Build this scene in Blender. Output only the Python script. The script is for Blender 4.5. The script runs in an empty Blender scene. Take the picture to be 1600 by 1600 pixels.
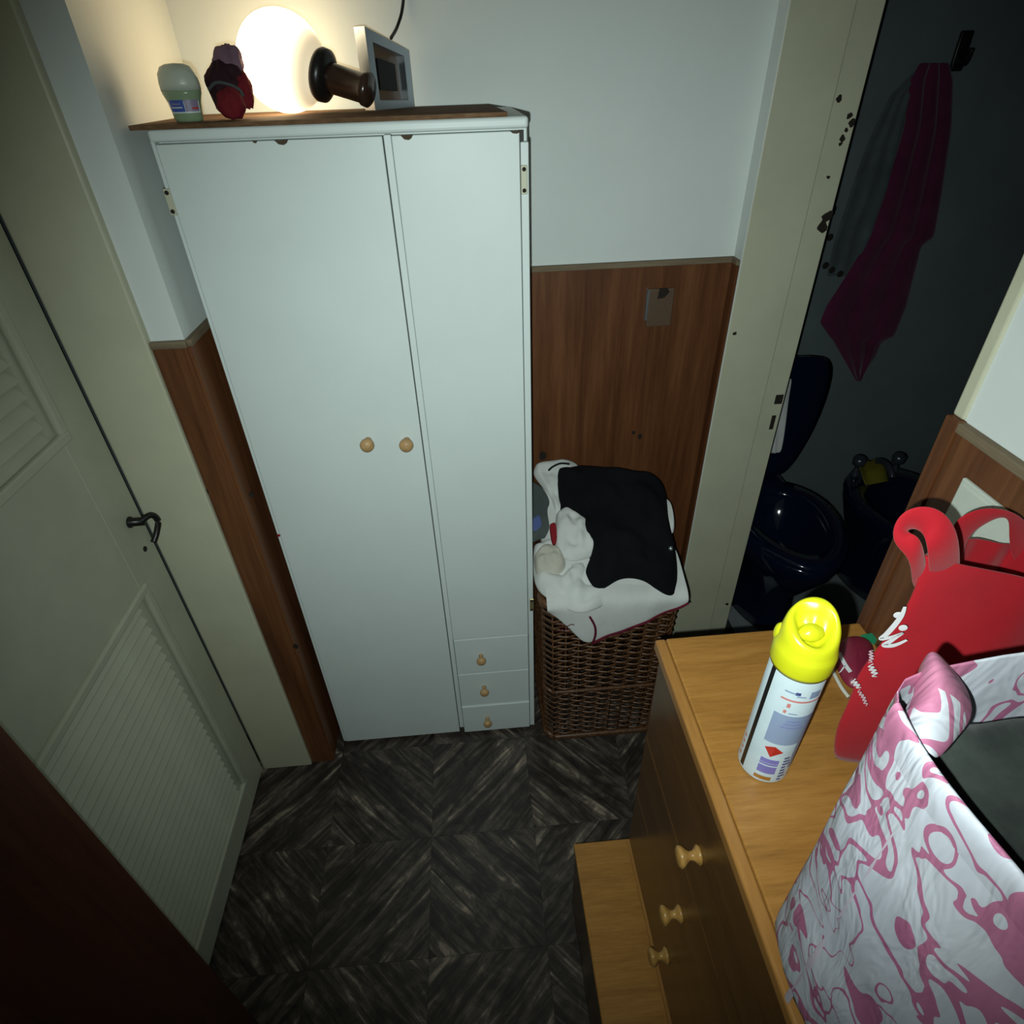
import bpy, bmesh, math, random
from mathutils import Vector, Matrix, noise as mnoise

random.seed(7)
S = bpy.context.scene
C = S.collection
V = Vector
PI = math.pi

# ------------------------------------------------------------------ camera
F = 950.0
CAM = V((0.0, 0.0, 1.70))
MR = ((0.99634855, -0.06981421, 0.04914816),
      (-0.08076719, -0.5840743, 0.80767188),
      (-0.0276808, -0.80869227, -0.58758028))      # photo axes (right, down, forward) -> world
camd = bpy.data.cameras.new('camera')
camd.sensor_width = 36.0
camd.lens = F / 1600.0 * 36.0
camd.clip_start = 0.01
cam = bpy.data.objects.new('camera', camd)
C.objects.link(cam)
cam.matrix_world = Matrix(((MR[0][0], -MR[0][1], -MR[0][2], CAM.x),
                           (MR[1][0], -MR[1][1], -MR[1][2], CAM.y),
                           (MR[2][0], -MR[2][1], -MR[2][2], CAM.z),
                           (0, 0, 0, 1)))
S.camera = cam

# ------------------------------------------------------------------ light
w = bpy.data.worlds.new('world')
S.world = w
w.use_nodes = True
w.node_tree.nodes['Background'].inputs[0].default_value = (0.5, 0.7, 1.0, 1)
w.node_tree.nodes['Background'].inputs[1].default_value = 0.002

# the phone's own flash, held beside its lens: the main light of the photograph
fl = bpy.data.lights.new('phone_flash', 'SPOT')
fl.energy = 50.0
fl.color = (0.86, 1.0, 0.97)
fl.spot_size = math.radians(110)
fl.spot_blend = 1.0
fl.shadow_soft_size = 0.004
flo = bpy.data.objects.new('phone_flash', fl)
C.objects.link(flo)
flo.location = (-0.018, 0.0, 1.672)
flo.rotation_euler = (V((0.16, 0.83, -0.50))).to_track_quat('-Z', 'Y').to_euler()

S.view_settings.view_transform = 'Standard'
S.view_settings.look = 'None'
S.view_settings.gamma = 1.0
S.view_settings.exposure = 0.0
S.view_settings.use_curve_mapping = False


def ray(px, py):
    c = ((px - 800.0) / F, (py - 800.0) / F, 1.0)
    return V([sum(MR[i][k] * c[k] for k in range(3)) for i in range(3)])


def at(px, py, x=None, y=None, z=None):
    r = ray(px, py)
    if x is not None:
        t = (x - CAM.x) / r.x
    elif y is not None:
        t = (y - CAM.y) / r.y
    else:
        t = (z - CAM.z) / r.z
    return CAM + r * t


def on_plane(px, py, p0, n):
    r = ray(px, py)
    return CAM + r * ((p0 - CAM).dot(n) / r.dot(n))


# ------------------------------------------------------------------ materials
def nmat(name):
    m = bpy.data.materials.new(name)
    m.use_nodes = True
    nt = m.node_tree
    b = nt.nodes['Principled BSDF']
    return m, nt, b


def col(c):
    return (c[0], c[1], c[2], 1.0)


def node(nt, t, **kw):
    n = nt.nodes.new(t)
    for k, v in kw.items():
        setattr(n, k, v)
    return n


def coords(nt, scale=(1, 1, 1), rot=(0, 0, 0), rnd=False):
    tc = node(nt, 'ShaderNodeTexCoord')
    mp = node(nt, 'ShaderNodeMapping')
    mp.inputs['Scale'].default_value = scale
    mp.inputs['Rotation'].default_value = rot
    nt.links.new(tc.outputs['Object'], mp.inputs['Vector'])
    if rnd:
        oi = node(nt, 'ShaderNodeObjectInfo')
        mu = node(nt, 'ShaderNodeMath', operation='MULTIPLY')
        mu.inputs[1].default_value = 37.0
        nt.links.new(oi.outputs['Random'], mu.inputs[0])
        nt.links.new(mu.outputs[0], mp.inputs['Location'])
    return mp.outputs['Vector']


def noise_tex(nt, vec, scale, detail=4.0, rough=0.6, dist=0.0):
    n = node(nt, 'ShaderNodeTexNoise')
    n.inputs['Scale'].default_value = scale
    n.inputs['Detail'].default_value = detail
    n.inputs['Roughness'].default_value = rough
    n.inputs['Distortion'].default_value = dist
    nt.links.new(vec, n.inputs['Vector'])
    return n.outputs['Fac']


def ramp(nt, fac, stops):
    r = node(nt, 'ShaderNodeValToRGB')
    els = r.color_ramp.elements
    while len(els) < len(stops):
        els.new(0.5)
    for e, (p, c) in zip(els, stops):
        e.position = p
        e.color = col(c)
    nt.links.new(fac, r.inputs['Fac'])
    return r.outputs['Color']


def bump(nt, b, h, strength=0.2, dist=0.002):
    n = node(nt, 'ShaderNodeBump')
    n.inputs['Strength'].default_value = strength
    n.inputs['Distance'].default_value = dist
    nt.links.new(h, n.inputs['Height'])
    nt.links.new(n.outputs['Normal'], b.inputs['Normal'])


def paint(name, c, rough=0.5, var=0.06, scale=6.0, bmp=0.0, spec=0.4):
    m, nt, b = nmat(name)
    v = coords(nt)
    f = noise_tex(nt, v, scale, 5.0)
    lo = tuple(x * (1 - var) for x in c)
    hi = tuple(min(1, x * (1 + var)) for x in c)
    nt.links.new(ramp(nt, f, [(0.3, lo), (0.7, hi)]), b.inputs['Base Color'])
    b.inputs['Roughness'].default_value = rough
    b.inputs['Specular IOR Level'].default_value = spec
    if bmp:
        bump(nt, b, noise_tex(nt, v, 90.0, 3.0), bmp, 0.001)
    return m


def wood(name, dark, mid, light, scale, rough=0.4, fine=60.0, spec=0.4, rnd=False, dist=0.6):
    """scale: stretched mapping, small along the grain"""
    m, nt, b = nmat(name)
    v = coords(nt, scale, rnd=rnd)
    f1 = noise_tex(nt, v, 1.0, 6.0, 0.6, dist)
    f2 = noise_tex(nt, v, fine / 10.0, 6.0, 0.7, 0.2)
    mx = node(nt, 'ShaderNodeMix', data_type='FLOAT')
    mx.inputs[0].default_value = 0.45
    nt.links.new(f1, mx.inputs[2])
    nt.links.new(f2, mx.inputs[3])
    nt.links.new(ramp(nt, mx.outputs[0], [(0.30, dark), (0.5, mid), (0.70, light)]), b.inputs['Base Color'])
    b.inputs['Roughness'].default_value = rough
    b.inputs['Specular IOR Level'].default_value = spec
    bump(nt, b, f2, 0.12, 0.001)
    return m


def cloth_mat(name, c, c2=None, rough=0.9, weave=900.0, sheen=0.0, var_scale=9.0):
    m, nt, b = nmat(name)
    v = coords(nt)
    f = noise_tex(nt, v, var_scale, 5.0)
    c2 = c2 or tuple(x * 0.82 for x in c)
    nt.links.new(ramp(nt, f, [(0.3, c2), (0.65, c)]), b.inputs['Base Color'])
    b.inputs['Roughness'].default_value = rough
    b.inputs['Specular IOR Level'].default_value = 0.15
    b.inputs['Sheen Weight'].default_value = sheen
    bump(nt, b, noise_tex(nt, v, weave, 2.0), 0.3, 0.0006)
    return m


def plain(name, c, rough=0.5, metal=0.0, spec=0.5, coat=0.0):
    m, nt, b = nmat(name)
    v = coords(nt)
    f = noise_tex(nt, v, 40.0, 3.0)
    nt.links.new(ramp(nt, f, [(0.3, tuple(x * 0.93 for x in c)), (0.7, c)]), b.inputs['Base Color'])
    b.inputs['Roughness'].default_value = rough
    b.inputs['Metallic'].default_value = metal
    b.inputs['Specular IOR Level'].default_value = spec
    b.inputs['Coat Weight'].default_value = coat
    return m


M = {}
M['wall'] = paint('white_wall_paint', (0.665, 0.70, 0.68), 0.75, 0.04, 3.0, 0.12, 0.25)
M['ceiling'] = paint('ceiling_paint', (0.68, 0.70, 0.69), 0.85, 0.03, 2.0)
M['cream'] = paint('cream_gloss_paint', (0.50, 0.49, 0.36), 0.42, 0.06, 7.0, 0.05, 0.4)
M['door'] = paint('cream_door_paint', (0.44, 0.45, 0.345), 0.45, 0.07, 9.0, 0.05, 0.4)
M['white'] = paint('white_wardrobe_paint', (0.63, 0.685, 0.665), 0.42, 0.03, 5.0, 0.03, 0.35)
M['whitegap'] = plain('painted_gap_shade', (0.05, 0.05, 0.045), 0.9)
M['chip'] = plain('chipped_wood', (0.07, 0.045, 0.025), 0.9)
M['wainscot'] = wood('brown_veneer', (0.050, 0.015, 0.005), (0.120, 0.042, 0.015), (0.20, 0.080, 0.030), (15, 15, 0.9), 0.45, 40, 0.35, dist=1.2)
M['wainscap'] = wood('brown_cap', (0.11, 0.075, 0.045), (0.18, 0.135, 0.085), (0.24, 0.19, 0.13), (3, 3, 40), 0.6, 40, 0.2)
M['wains_near'] = wood('shaded_brown_veneer', (0.03, 0.008, 0.004), (0.075, 0.02, 0.009), (0.11, 0.035, 0.015), (26, 26, 1.6), 0.4, 55, 0.35)  # darker copy of the brown veneer, grazing-light shade put into its colour
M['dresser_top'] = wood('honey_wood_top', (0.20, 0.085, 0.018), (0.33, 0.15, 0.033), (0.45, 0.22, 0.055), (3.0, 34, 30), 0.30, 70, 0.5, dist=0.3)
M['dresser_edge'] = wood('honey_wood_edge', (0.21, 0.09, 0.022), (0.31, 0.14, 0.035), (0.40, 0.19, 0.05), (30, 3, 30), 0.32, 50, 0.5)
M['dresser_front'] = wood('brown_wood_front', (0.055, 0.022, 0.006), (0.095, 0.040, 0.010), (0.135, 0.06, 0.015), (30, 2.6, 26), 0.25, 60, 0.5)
M['knob_light'] = wood('pale_turned_wood', (0.30, 0.17, 0.07), (0.44, 0.27, 0.12), (0.53, 0.34, 0.16), (40, 40, 40), 0.45, 30)
M['knob_honey'] = wood('honey_turned_wood', (0.22, 0.10, 0.025), (0.36, 0.19, 0.05), (0.46, 0.26, 0.08), (40, 40, 40), 0.3, 30)
M['board'] = wood('rough_hardboard', (0.055, 0.028, 0.014), (0.13, 0.07, 0.035), (0.24, 0.14, 0.075), (9, 34, 34), 0.8, 60, 0.15)
M['chrome'] = plain('dull_chrome', (0.55, 0.60, 0.66), 0.28, 0.9)
M['tap'] = plain('dark_tap_metal', (0.10, 0.11, 0.14), 0.25, 0.7)
M['brass'] = plain('old_brass', (0.45, 0.38, 0.20), 0.4, 0.7)
M['black'] = plain('black_metal', (0.012, 0.011, 0.010), 0.35, 0.2)
M['bakelite'] = plain('dark_bakelite', (0.035, 0.018, 0.012), 0.22, 0.0, 0.6)
M['hole'] = plain('hole_dark', (0.012, 0.007, 0.004), 0.9)
M['navy'] = plain('navy_glazed_ceramic', (0.004, 0.007, 0.022), 0.10, 0.0, 0.6, 0.6)
M['bath_wall'] = paint('bathroom_grey_and_gap_shade', (0.13, 0.155, 0.16), 0.6, 0.10, 4.0, 0.0, 0.3)
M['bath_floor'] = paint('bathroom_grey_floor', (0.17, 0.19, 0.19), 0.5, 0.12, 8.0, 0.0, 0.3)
M['pinktowel'] = cloth_mat('magenta_towel', (0.105, 0.016, 0.050), (0.07, 0.011, 0.034), 0.95, 400, 0.3)
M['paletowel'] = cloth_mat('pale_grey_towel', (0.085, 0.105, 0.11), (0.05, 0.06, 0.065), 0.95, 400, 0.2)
M['white_cloth'] = cloth_mat('white_cotton', (0.68, 0.69, 0.67), (0.57, 0.57, 0.54), 0.9, 500, 0.1)
M['cream_cloth'] = cloth_mat('cream_cotton', (0.55, 0.53, 0.45), (0.43, 0.41, 0.34), 0.9, 400, 0.1)
M['black_cloth'] = cloth_mat('black_knit', (0.0062, 0.0068, 0.0088), (0.003, 0.0034, 0.0046), 0.95, 500, 0.0)
M['grey_cloth'] = cloth_mat('grey_green_cotton', (0.075, 0.09, 0.085), (0.05, 0.06, 0.06), 0.9, 500, 0.1)
M['blue_print'] = cloth_mat('blue_print', (0.10, 0.13, 0.30), (0.05, 0.08, 0.2), 0.9, 500)
M['maroon'] = cloth_mat('maroon_binding', (0.13, 0.012, 0.025), (0.08, 0.008, 0.018), 0.9, 500)
M['red_cloth'] = cloth_mat('red_cotton', (0.30, 0.02, 0.025), (0.2, 0.012, 0.018), 0.9, 500)
M['red_dark'] = cloth_mat('wine_red_cotton', (0.17, 0.014, 0.02), (0.10, 0.008, 0.014), 0.85, 500)
M['redbag'] = cloth_mat('red_nonwoven', (0.38, 0.008, 0.016), (0.30, 0.006, 0.012), 0.7, 700, 0.15)
M['print_white'] = plain('white_print', (0.68, 0.66, 0.68), 0.7)
M['print_pale'] = plain('pale_pink_print', (0.62, 0.42, 0.46), 0.7)
M['maroon_plastic'] = plain('maroon_wrapper', (0.20, 0.016, 0.04), 0.35)
M['green'] = plain('green_paper', (0.01, 0.22, 0.10), 0.6)
M['yellow'] = plain('yellow_plastic', (0.64, 0.64, 0.014), 0.30, 0.0, 0.5)
M['can'] = plain('white_tin', (0.52, 0.60, 0.635), 0.20, 0.0, 0.5, 0.3)
M['can_black'] = plain('black_ink', (0.010, 0.010, 0.010), 0.35)
M['can_blue'] = plain('pale_blue_ink', (0.27, 0.34, 0.49), 0.4)
M['can_lilac'] = plain('lilac_ink', (0.20, 0.18, 0.50), 0.4)
M['can_navy'] = plain('navy_ink', (0.06, 0.07, 0.22), 0.4)
M['can_red'] = plain('red_ink', (0.50, 0.02, 0.012), 0.4)
M['can_pink'] = plain('coral_ink', (0.62, 0.22, 0.20), 0.4)
M['can_orange'] = plain('orange_ink', (0.38, 0.16, 0.02), 0.4)
M['deo_cap'] = plain('frosted_cap', (0.50, 0.54, 0.45), 0.35)
M['deo_body'] = plain('pale_green_bottle', (0.24, 0.33, 0.20), 0.22, 0.0, 0.5, 0.3)
M['label_blue'] = plain('blue_label', (0.05, 0.09, 0.36), 0.4)
M['label_grey'] = plain('mauve_label', (0.24, 0.20, 0.30), 0.4)
M['label_white'] = plain('white_label', (0.62, 0.66, 0.66), 0.4)
M['purple_cloth'] = cloth_mat('dusty_purple_cloth', (0.20, 0.12, 0.16), (0.12, 0.07, 0.10), 0.8, 300)
M['plum_cloth'] = cloth_mat('dark_plum_cloth', (0.035, 0.012, 0.02), (0.02, 0.008, 0.012), 0.8, 300)
M['dkgarment'] = cloth_mat('charcoal_fleece', (0.032, 0.038, 0.033), (0.011, 0.013, 0.012), 0.95, 300, 0.1, 24.0)
M['yellowcloth'] = cloth_mat('mustard_cloth', (0.14, 0.12, 0.012), (0.08, 0.07, 0.008))
M['plate'] = plain('off_white_plate', (0.52, 0.55, 0.48), 0.5)
M['switchwood'] = plain('brown_switch_plate', (0.10, 0.06, 0.035), 0.5)


def wicker():
    m, nt, b = nmat('dark_wicker')
    v = coords(nt)
    f = noise_tex(nt, v, 120.0, 4.0)
    nt.links.new(ramp(nt, f, [(0.25, (0.036, 0.014, 0.006)), (0.5, (0.098, 0.042, 0.017)), (0.8, (0.18, 0.085, 0.036))]),
                 b.inputs['Base Color'])
    b.inputs['Roughness'].default_value = 0.38
    return m


M['wicker'] = wicker()


def tile_mat():
    m, nt, b = nmat('streaked_vinyl_tile')
    v = coords(nt, (1, 1, 1), (0, 0, math.radians(-45)), rnd=True)
    # stretch along the tile's own diagonal
    mp = node(nt, 'ShaderNodeMapping')
    mp.inputs['Scale'].default_value = (4.2, 40.0, 1.0)
    nt.links.new(v, mp.inputs['Vector'])
    f1 = noise_tex(nt, mp.outputs['Vector'], 1.0, 7.0, 0.62, 1.1)
    f2 = noise_tex(nt, v, 16.0, 6.0, 0.65, 1.4)
    mx = node(nt, 'ShaderNodeMix', data_type='FLOAT')
    mx.inputs[0].default_value = 0.30
    nt.links.new(f1, mx.inputs[2])
    nt.links.new(f2, mx.inputs[3])
    c = ramp(nt, mx.outputs[0], [(0.36, (0.014, 0.011, 0.010)), (0.49, (0.042, 0.033, 0.028)),
                                 (0.575, (0.105, 0.083, 0.066)), (0.68, (0.42, 0.33, 0.25))])
    nt.links.new(c, b.inputs['Base Color'])
    b.inputs['Roughness'].default_value = 0.33
    b.inputs['Specular IOR Level'].default_value = 0.35
    bump(nt, b, f1, 0.25, 0.002)
    return m


M['tile'] = tile_mat()
M['grout'] = plain('dark_joint', (0.012, 0.011, 0.010), 0.9)


def globe_mat():
    # opal glass lit from inside: the bulb sits towards the closed end, so the neck glows less
    m, nt, b = nmat('lit_opal_glass')
    b.inputs['Base Color'].default_value = (0.8, 0.76, 0.65, 1)
    b.inputs['Roughness'].default_value = 0.2
    tc = node(nt, 'ShaderNodeTexCoord')
    sp = node(nt, 'ShaderNodeSeparateXYZ')
    nt.links.new(tc.outputs['Object'], sp.inputs[0])
    mr = node(nt, 'ShaderNodeMapRange')
    mr.interpolation_type = 'SMOOTHSTEP'
    mr.inputs[1].default_value = 0.008
    mr.inputs[2].default_value = 0.062
    mr.inputs[3].default_value = 7.0
    mr.inputs[4].default_value = 0.55
    nt.links.new(sp.outputs['Z'], mr.inputs[0])
    b.inputs['Emission Color'].default_value = (1.0, 0.77, 0.45, 1)
    nt.links.new(mr.outputs[0], b.inputs['Emission Strength'])
    return m


M['globe'] = globe_mat()


def pinkbag_mat():
    m, nt, b = nmat('pink_print_nonwoven')
    v = coords(nt, (1.0, 1.0, 1.0))
    n1 = noise_tex(nt, v, 15.0, 1.3, 0.4, 1.7)
    n2 = noise_tex(nt, v, 6.0, 1.0, 0.4, 0.0)
    n3 = noise_tex(nt, v, 21.0, 0.0, 0.4, 0.6)
    sub = node(nt, 'ShaderNodeMath', operation='SUBTRACT')
    sub.inputs[1].default_value = 0.5
    nt.links.new(n1, sub.inputs[0])
    ab = node(nt, 'ShaderNodeMath', operation='ABSOLUTE')
    nt.links.new(sub.outputs[0], ab.inputs[0])
    mr = node(nt, 'ShaderNodeMapRange')          # line width varies
    mr.inputs[1].default_value = 0.35
    mr.inputs[2].default_value = 0.65
    mr.inputs[3].default_value = 0.012
    mr.inputs[4].default_value = 0.058
    nt.links.new(n2, mr.inputs[0])
    lt = node(nt, 'ShaderNodeMath', operation='LESS_THAN')
    nt.links.new(ab.outputs[0], lt.inputs[0])
    nt.links.new(mr.outputs[0], lt.inputs[1])
    gt = node(nt, 'ShaderNodeMath', operation='GREATER_THAN')
    gt.inputs[1].default_value = 0.665
    nt.links.new(n3, gt.inputs[0])
    mxx = node(nt, 'ShaderNodeMath', operation='MAXIMUM')
    nt.links.new(lt.outputs[0], mxx.inputs[0])
    nt.links.new(gt.outputs[0], mxx.inputs[1])
    n4 = noise_tex(nt, v, 5.0, 3.0)
    pk = ramp(nt, n4, [(0.3, (0.34, 0.105, 0.205)), (0.7, (0.40, 0.145, 0.225))])
    wh = ramp(nt, n4, [(0.3, (0.42, 0.43, 0.49)), (0.7, (0.50, 0.50, 0.54))])
    mix = node(nt, 'ShaderNodeMix', data_type='RGBA')
    nt.links.new(mxx.outputs[0], mix.inputs[0])
    nt.links.new(wh, mix.inputs[6])
    nt.links.new(pk, mix.inputs[7])
    nt.links.new(mix.outputs[2], b.inputs['Base Color'])
    b.inputs['Roughness'].default_value = 0.55
    b.inputs['Specular IOR Level'].default_value = 0.3
    bump(nt, b, noise_tex(nt, coords(nt, (14, 30, 9)), 1.0, 3.0, 0.6, 0.8), 0.55, 0.012)
    return m


M['pinkbag'] = pinkbag_mat()
M['pinkseam'] = cloth_mat('pale_seam_tape', (0.50, 0.44, 0.50), (0.44, 0.36, 0.43), 0.6, 500)


# ------------------------------------------------------------------ mesh tools
def origin_of(o):
    p = V((0, 0, 0))
    while o:
        p = p + o.location
        o = o.parent
    return p


class B:
    """collects shapes given in world coordinates; build() links them as one object"""

    def __init__(self):
        self.bm = bmesh.new()

    def box(self, x0, x1, y0, y1, z0, z1, bev=0.0, seg=2, rot=None, piv=None):
        mat = Matrix.Translation(((x0 + x1) / 2, (y0 + y1) / 2, (z0 + z1) / 2)) @ Matrix.Diagonal((x1 - x0, y1 - y0, z1 - z0, 1))
        r = bmesh.ops.create_cube(self.bm, size=1.0, matrix=mat)
        vs = r['verts']
        if bev > 0:
            es = set()
            for v in vs:
                es.update(v.link_edges)
            rr = bmesh.ops.bevel(self.bm, geom=list(es) , offset=bev, segments=seg, affect='EDGES', profile=0.5)
            vs = list({v for f in rr['faces'] for v in f.verts} | {v for v in vs if v.is_valid})
        if rot is not None:
            piv = piv or V(((x0 + x1) / 2, (y0 + y1) / 2, (z0 + z1) / 2))
            bmesh.ops.rotate(self.bm, cent=piv, matrix=rot, verts=[v for v in vs if v.is_valid])
        return self

    def rings(self, rings, cap0=True, cap1=True, closed=True):
        bm = self.bm
        rows = [[bm.verts.new(p) for p in r] for r in rings]
        n = len(rows[0])
        rng = n if closed else n - 1
        for a, b in zip(rows[:-1], rows[1:]):
            for i in range(rng):
                j = (i + 1) % n
                try:
                    bm.faces.new((a[i], a[j], b[j], b[i]))
                except ValueError:
                    pass
        if closed and cap0:
            bm.faces.new(list(reversed(rows[0])))
        if closed and cap1:
            bm.faces.new(rows[-1])
        return self

    def grid(self, rows):
        return self.rings(rows, False, False, False)

    def lathe(self, prof, cen, axis=(0, 0, 1), n=32, sx=1.0, sy=1.0, cap=True):
        q = V((0, 0, 1)).rotation_difference(V(axis).normalized())
        cen = V(cen)
        rr = []
        for r, h in prof:
            rr.append([cen + q @ V((r * sx * math.cos(2 * PI * i / n), r * sy * math.sin(2 * PI * i / n), h)) for i in range(n)])
        return self.rings(rr, cap, cap)

    def tube(self, pts, r, n=10):
        pts = [V(p) for p in pts]
        rr = []
        up = V((0.13, 0.31, 0.94)).normalized()
        for i, p in enumerate(pts):
            d = (pts[min(i + 1, len(pts) - 1)] - pts[max(i - 1, 0)]).normalized()
            a = d.cross(up)
            if a.length < 1e-4:
                a = d.cross(V((1, 0, 0)))
            a.normalize()
            b = d.cross(a).normalized()
            rad = r[i] if isinstance(r, (list, tuple)) else r
            rr.append([p + a * rad * math.cos(2 * PI * k / n) + b * rad * math.sin(2 * PI * k / n) for k in range(n)])
        return self.rings(rr)

    def poly(self, pts, thick, nrm):
        """flat polygon with thickness along nrm"""
        nrm = V(nrm).normalized() * thick
        return self.rings([[V(p) for p in pts], [V(p) + nrm for p in pts]])

    def build(self, name, mat, parent=None, smooth=False, org=None, keep=True):
        bm = self.bm
        bmesh.ops.recalc_face_normals(bm, faces=bm.faces[:])
        if parent is not None:
            o0 = origin_of(parent)
        elif org is not None:
            o0 = V(org)
        else:
            o0 = V((0, 0, 0))
        bmesh.ops.translate(bm, vec=-o0, verts=bm.verts[:])
        me = bpy.data.meshes.new(name)
        bm.to_mesh(me)
        bm.free()
        me.materials.append(mat)
        if smooth:
            for p in me.polygons:
                p.use_smooth = True
        o = bpy.data.objects.new(name, me)
        C.objects.link(o)
        if parent is not None:
            o.parent = parent
        else:
            o.location = o0
        return o


def smooth_by_angle(o, deg=35):
    me = o.data
    for p in me.polygons:
        p.use_smooth = True
    bm = bmesh.new()
    bm.from_mesh(me)
    for e in bm.edges:
        if len(e.link_faces) == 2 and e.calc_face_angle(0) > math.radians(deg):
            e.smooth = False
    bm.to_mesh(me)
    bm.free()
    return o


def sub(o, lv=2):
    m = o.modifiers.new('subdivide', 'SUBSURF')
    m.levels = lv
    m.render_levels = lv
    return o


def solid(o, t, off=0.0):
    m = o.modifiers.new('thickness', 'SOLIDIFY')
    m.thickness = t
    m.offset = off
    return o


def tag(o, label, cat, group=None):
    o['label'] = label
    o['category'] = cat
    if group:
        o['group'] = group
    return o


def thing(name, label, cat, loc, group=None):
    o = bpy.data.objects.new(name, None)
    C.objects.link(o)
    o.location = loc
    o.empty_display_size = 0.05
    return tag(o, label, cat, group)


def struct(o, label=None, cat=None):
    o['kind'] = 'structure'
    if label:
        o['label'] = label
    if cat:
        o['category'] = cat
    return o


def catmull(pts, n):
    """smooth path through points"""
    pts = [V(p) for p in pts]
    out = []
    for i in range(len(pts) - 1):
        p0 = pts[max(i - 1, 0)]
        p1 = pts[i]
        p2 = pts[i + 1]
        p3 = pts[min(i + 2, len(pts) - 1)]
        for k in range(n):
            t = k / n
            out.append(0.5 * ((2 * p1) + (p2 - p0) * t + (2 * p0 - 5 * p1 + 4 * p2 - p3) * t * t + (3 * p1 - p0 - 3 * p2 + p3) * t ** 3))
    out.append(pts[-1])
    return out


def fbm(p, s):
    return mnoise.noise(V(p) * s) + 0.5 * mnoise.noise(V(p) * s * 2.1 + V((3, 1, 7)))


# ------------------------------------------------------------------ room numbers
HW = 1.324           # wainscot height
CEIL = 2.55
XL, XR = -0.57, 0.62  # hall walls
YB = 1.50            # back wall
XA, XB = -0.513, 0.648  # alcove side walls
YF = 1.115           # face of the return left of the wardrobe
DX = -0.716          # louvred door plane
YN = 0.462           # end of the near left wall

# ------------------------------------------------------------------ structure: floor with tiles
fb = B()
fb.box(-0.90, 0.90, -1.6, 1.62, -0.06, -0.003)
floor = struct(fb.build('floor', M['grout']), 'dark brown streaked vinyl tile floor of the small hall', 'floor')
P = 0.283
tmesh = {}
for kind in (0, 1):
    t = B()
    t.box(-P / 2 + 0.0003, P / 2 - 0.0003, -P / 2 + 0.0003, P / 2 - 0.0003, -0.003, 0.0)
    o = t.build('tile', M['tile'], floor)
    tmesh[kind] = o
first = {0: True, 1: True}
for i in range(-2, 3):
    for j in range(-6, 3):
        k = (i + j) % 2
        x = -0.20 + (i + 0.5) * P
        y = 0.847 + (j + 0.5) * P
        if x > 0.75 or x < -0.75:
            continue
        o = tmesh[k] if first[k] else tmesh[k].copy()
        if not first[k]:
            C.objects.link(o)
            o.parent = floor
        first[k] = False
        o.location = (x, y, 0)
        # even tiles run their streaks one way, odd ones the other
        o.rotation_euler = (0, 0, 0 if k == 0 else PI / 2)

# ceiling, hidden walls
struct(B().box(-0.90, 2.75, -1.6, 2.4, CEIL, CEIL + 0.06).build('ceiling', M['ceiling']), 'plain ceiling above the hall', 'ceiling')
struct(B().box(-0.90, 0.90, -1.66, -1.6, 0, CEIL).build('wall_front', M['wall']), 'white wall behind the viewer', 'wall')


def wall(name, boxes, label, mat='wall'):
    b = B()
    for bx in boxes:
        b.box(*bx)
    return struct(b.build(name, M[mat]), label, 'wall')


def wains(parent, bx, cap, mat='wainscot', name='wood_panel'):
    o = B().box(*bx, 0.001, 1).build(name, M[mat], parent)
    c = B().box(*cap, 0.002, 2).build('panel_cap', M['wainscap'], parent)
    return o


# back wall of the alcove
wb = wall('wall_back', [(XA - 0.10, XB + 0.2, YB, YB + 0.08, 0, CEIL)], 'white back wall of the alcove with brown wood panelling below')
wains(wb, (XA, XB, YB - 0.008, YB, 0.0, HW - 0.013), (XA, XB, YB - 0.013, YB, HW - 0.013, HW))
# alcove left side and the narrow return facing the viewer
wl = wall('wall_left', [(XL - 0.02, XA, YF, YB, 0, CEIL), (XL - 0.20, XL, YN + 0.001, YF - 0.001, 2.201, CEIL)],
          'white corner return between the cream door frame and the wardrobe')
wains(wl, (XL - 0.002, XA + 0.002, YF - 0.008, YF, 0.0, HW - 0.013), (XL - 0.002, XA + 0.004, YF - 0.012, YF, HW - 0.013, HW))
wains(wl, (XA, XA + 0.008, YF - 0.004, YB - 0.008, 0.0, HW - 0.013), (XA, XA + 0.012, YF - 0.004, YB - 0.013, HW - 0.013, HW))
# near left wall, panelling coloured darker to stand for grazing light
wn = wall('wall_left_near', [(XL - 0.30, XL, -1.6, YN, 0, CEIL)], 'panelled wall end, darkened in colour for grazing light, in the lower left foreground')
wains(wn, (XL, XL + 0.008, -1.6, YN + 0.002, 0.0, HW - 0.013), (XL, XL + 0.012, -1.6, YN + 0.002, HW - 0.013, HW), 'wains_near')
B().box(XL - 0.12, XL, YN, YN + 0.008, 0.0, CEIL - 0.4, 0.001, 1).build('panel_edge', M['cream'], wn)
# alcove right side stub and the wall above the bathroom door
wr = wall('wall_right_stub', [(XB, XB + 0.19, YB - 0.006, YB + 0.001, 0, CEIL), (XB, XB + 0.0018, YB - 0.0440, YB - 0.0061, 0, CEIL)],
          'narrow white strip of wall between the alcove corner and the bathroom door frame')
wains(wr, (XB - 0.006, XB, YB - 0.042, YB - 0.008, 0.0, HW - 0.013), (XB - 0.009, XB, YB - 0.042, YB - 0.012, HW - 0.013, HW))
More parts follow.
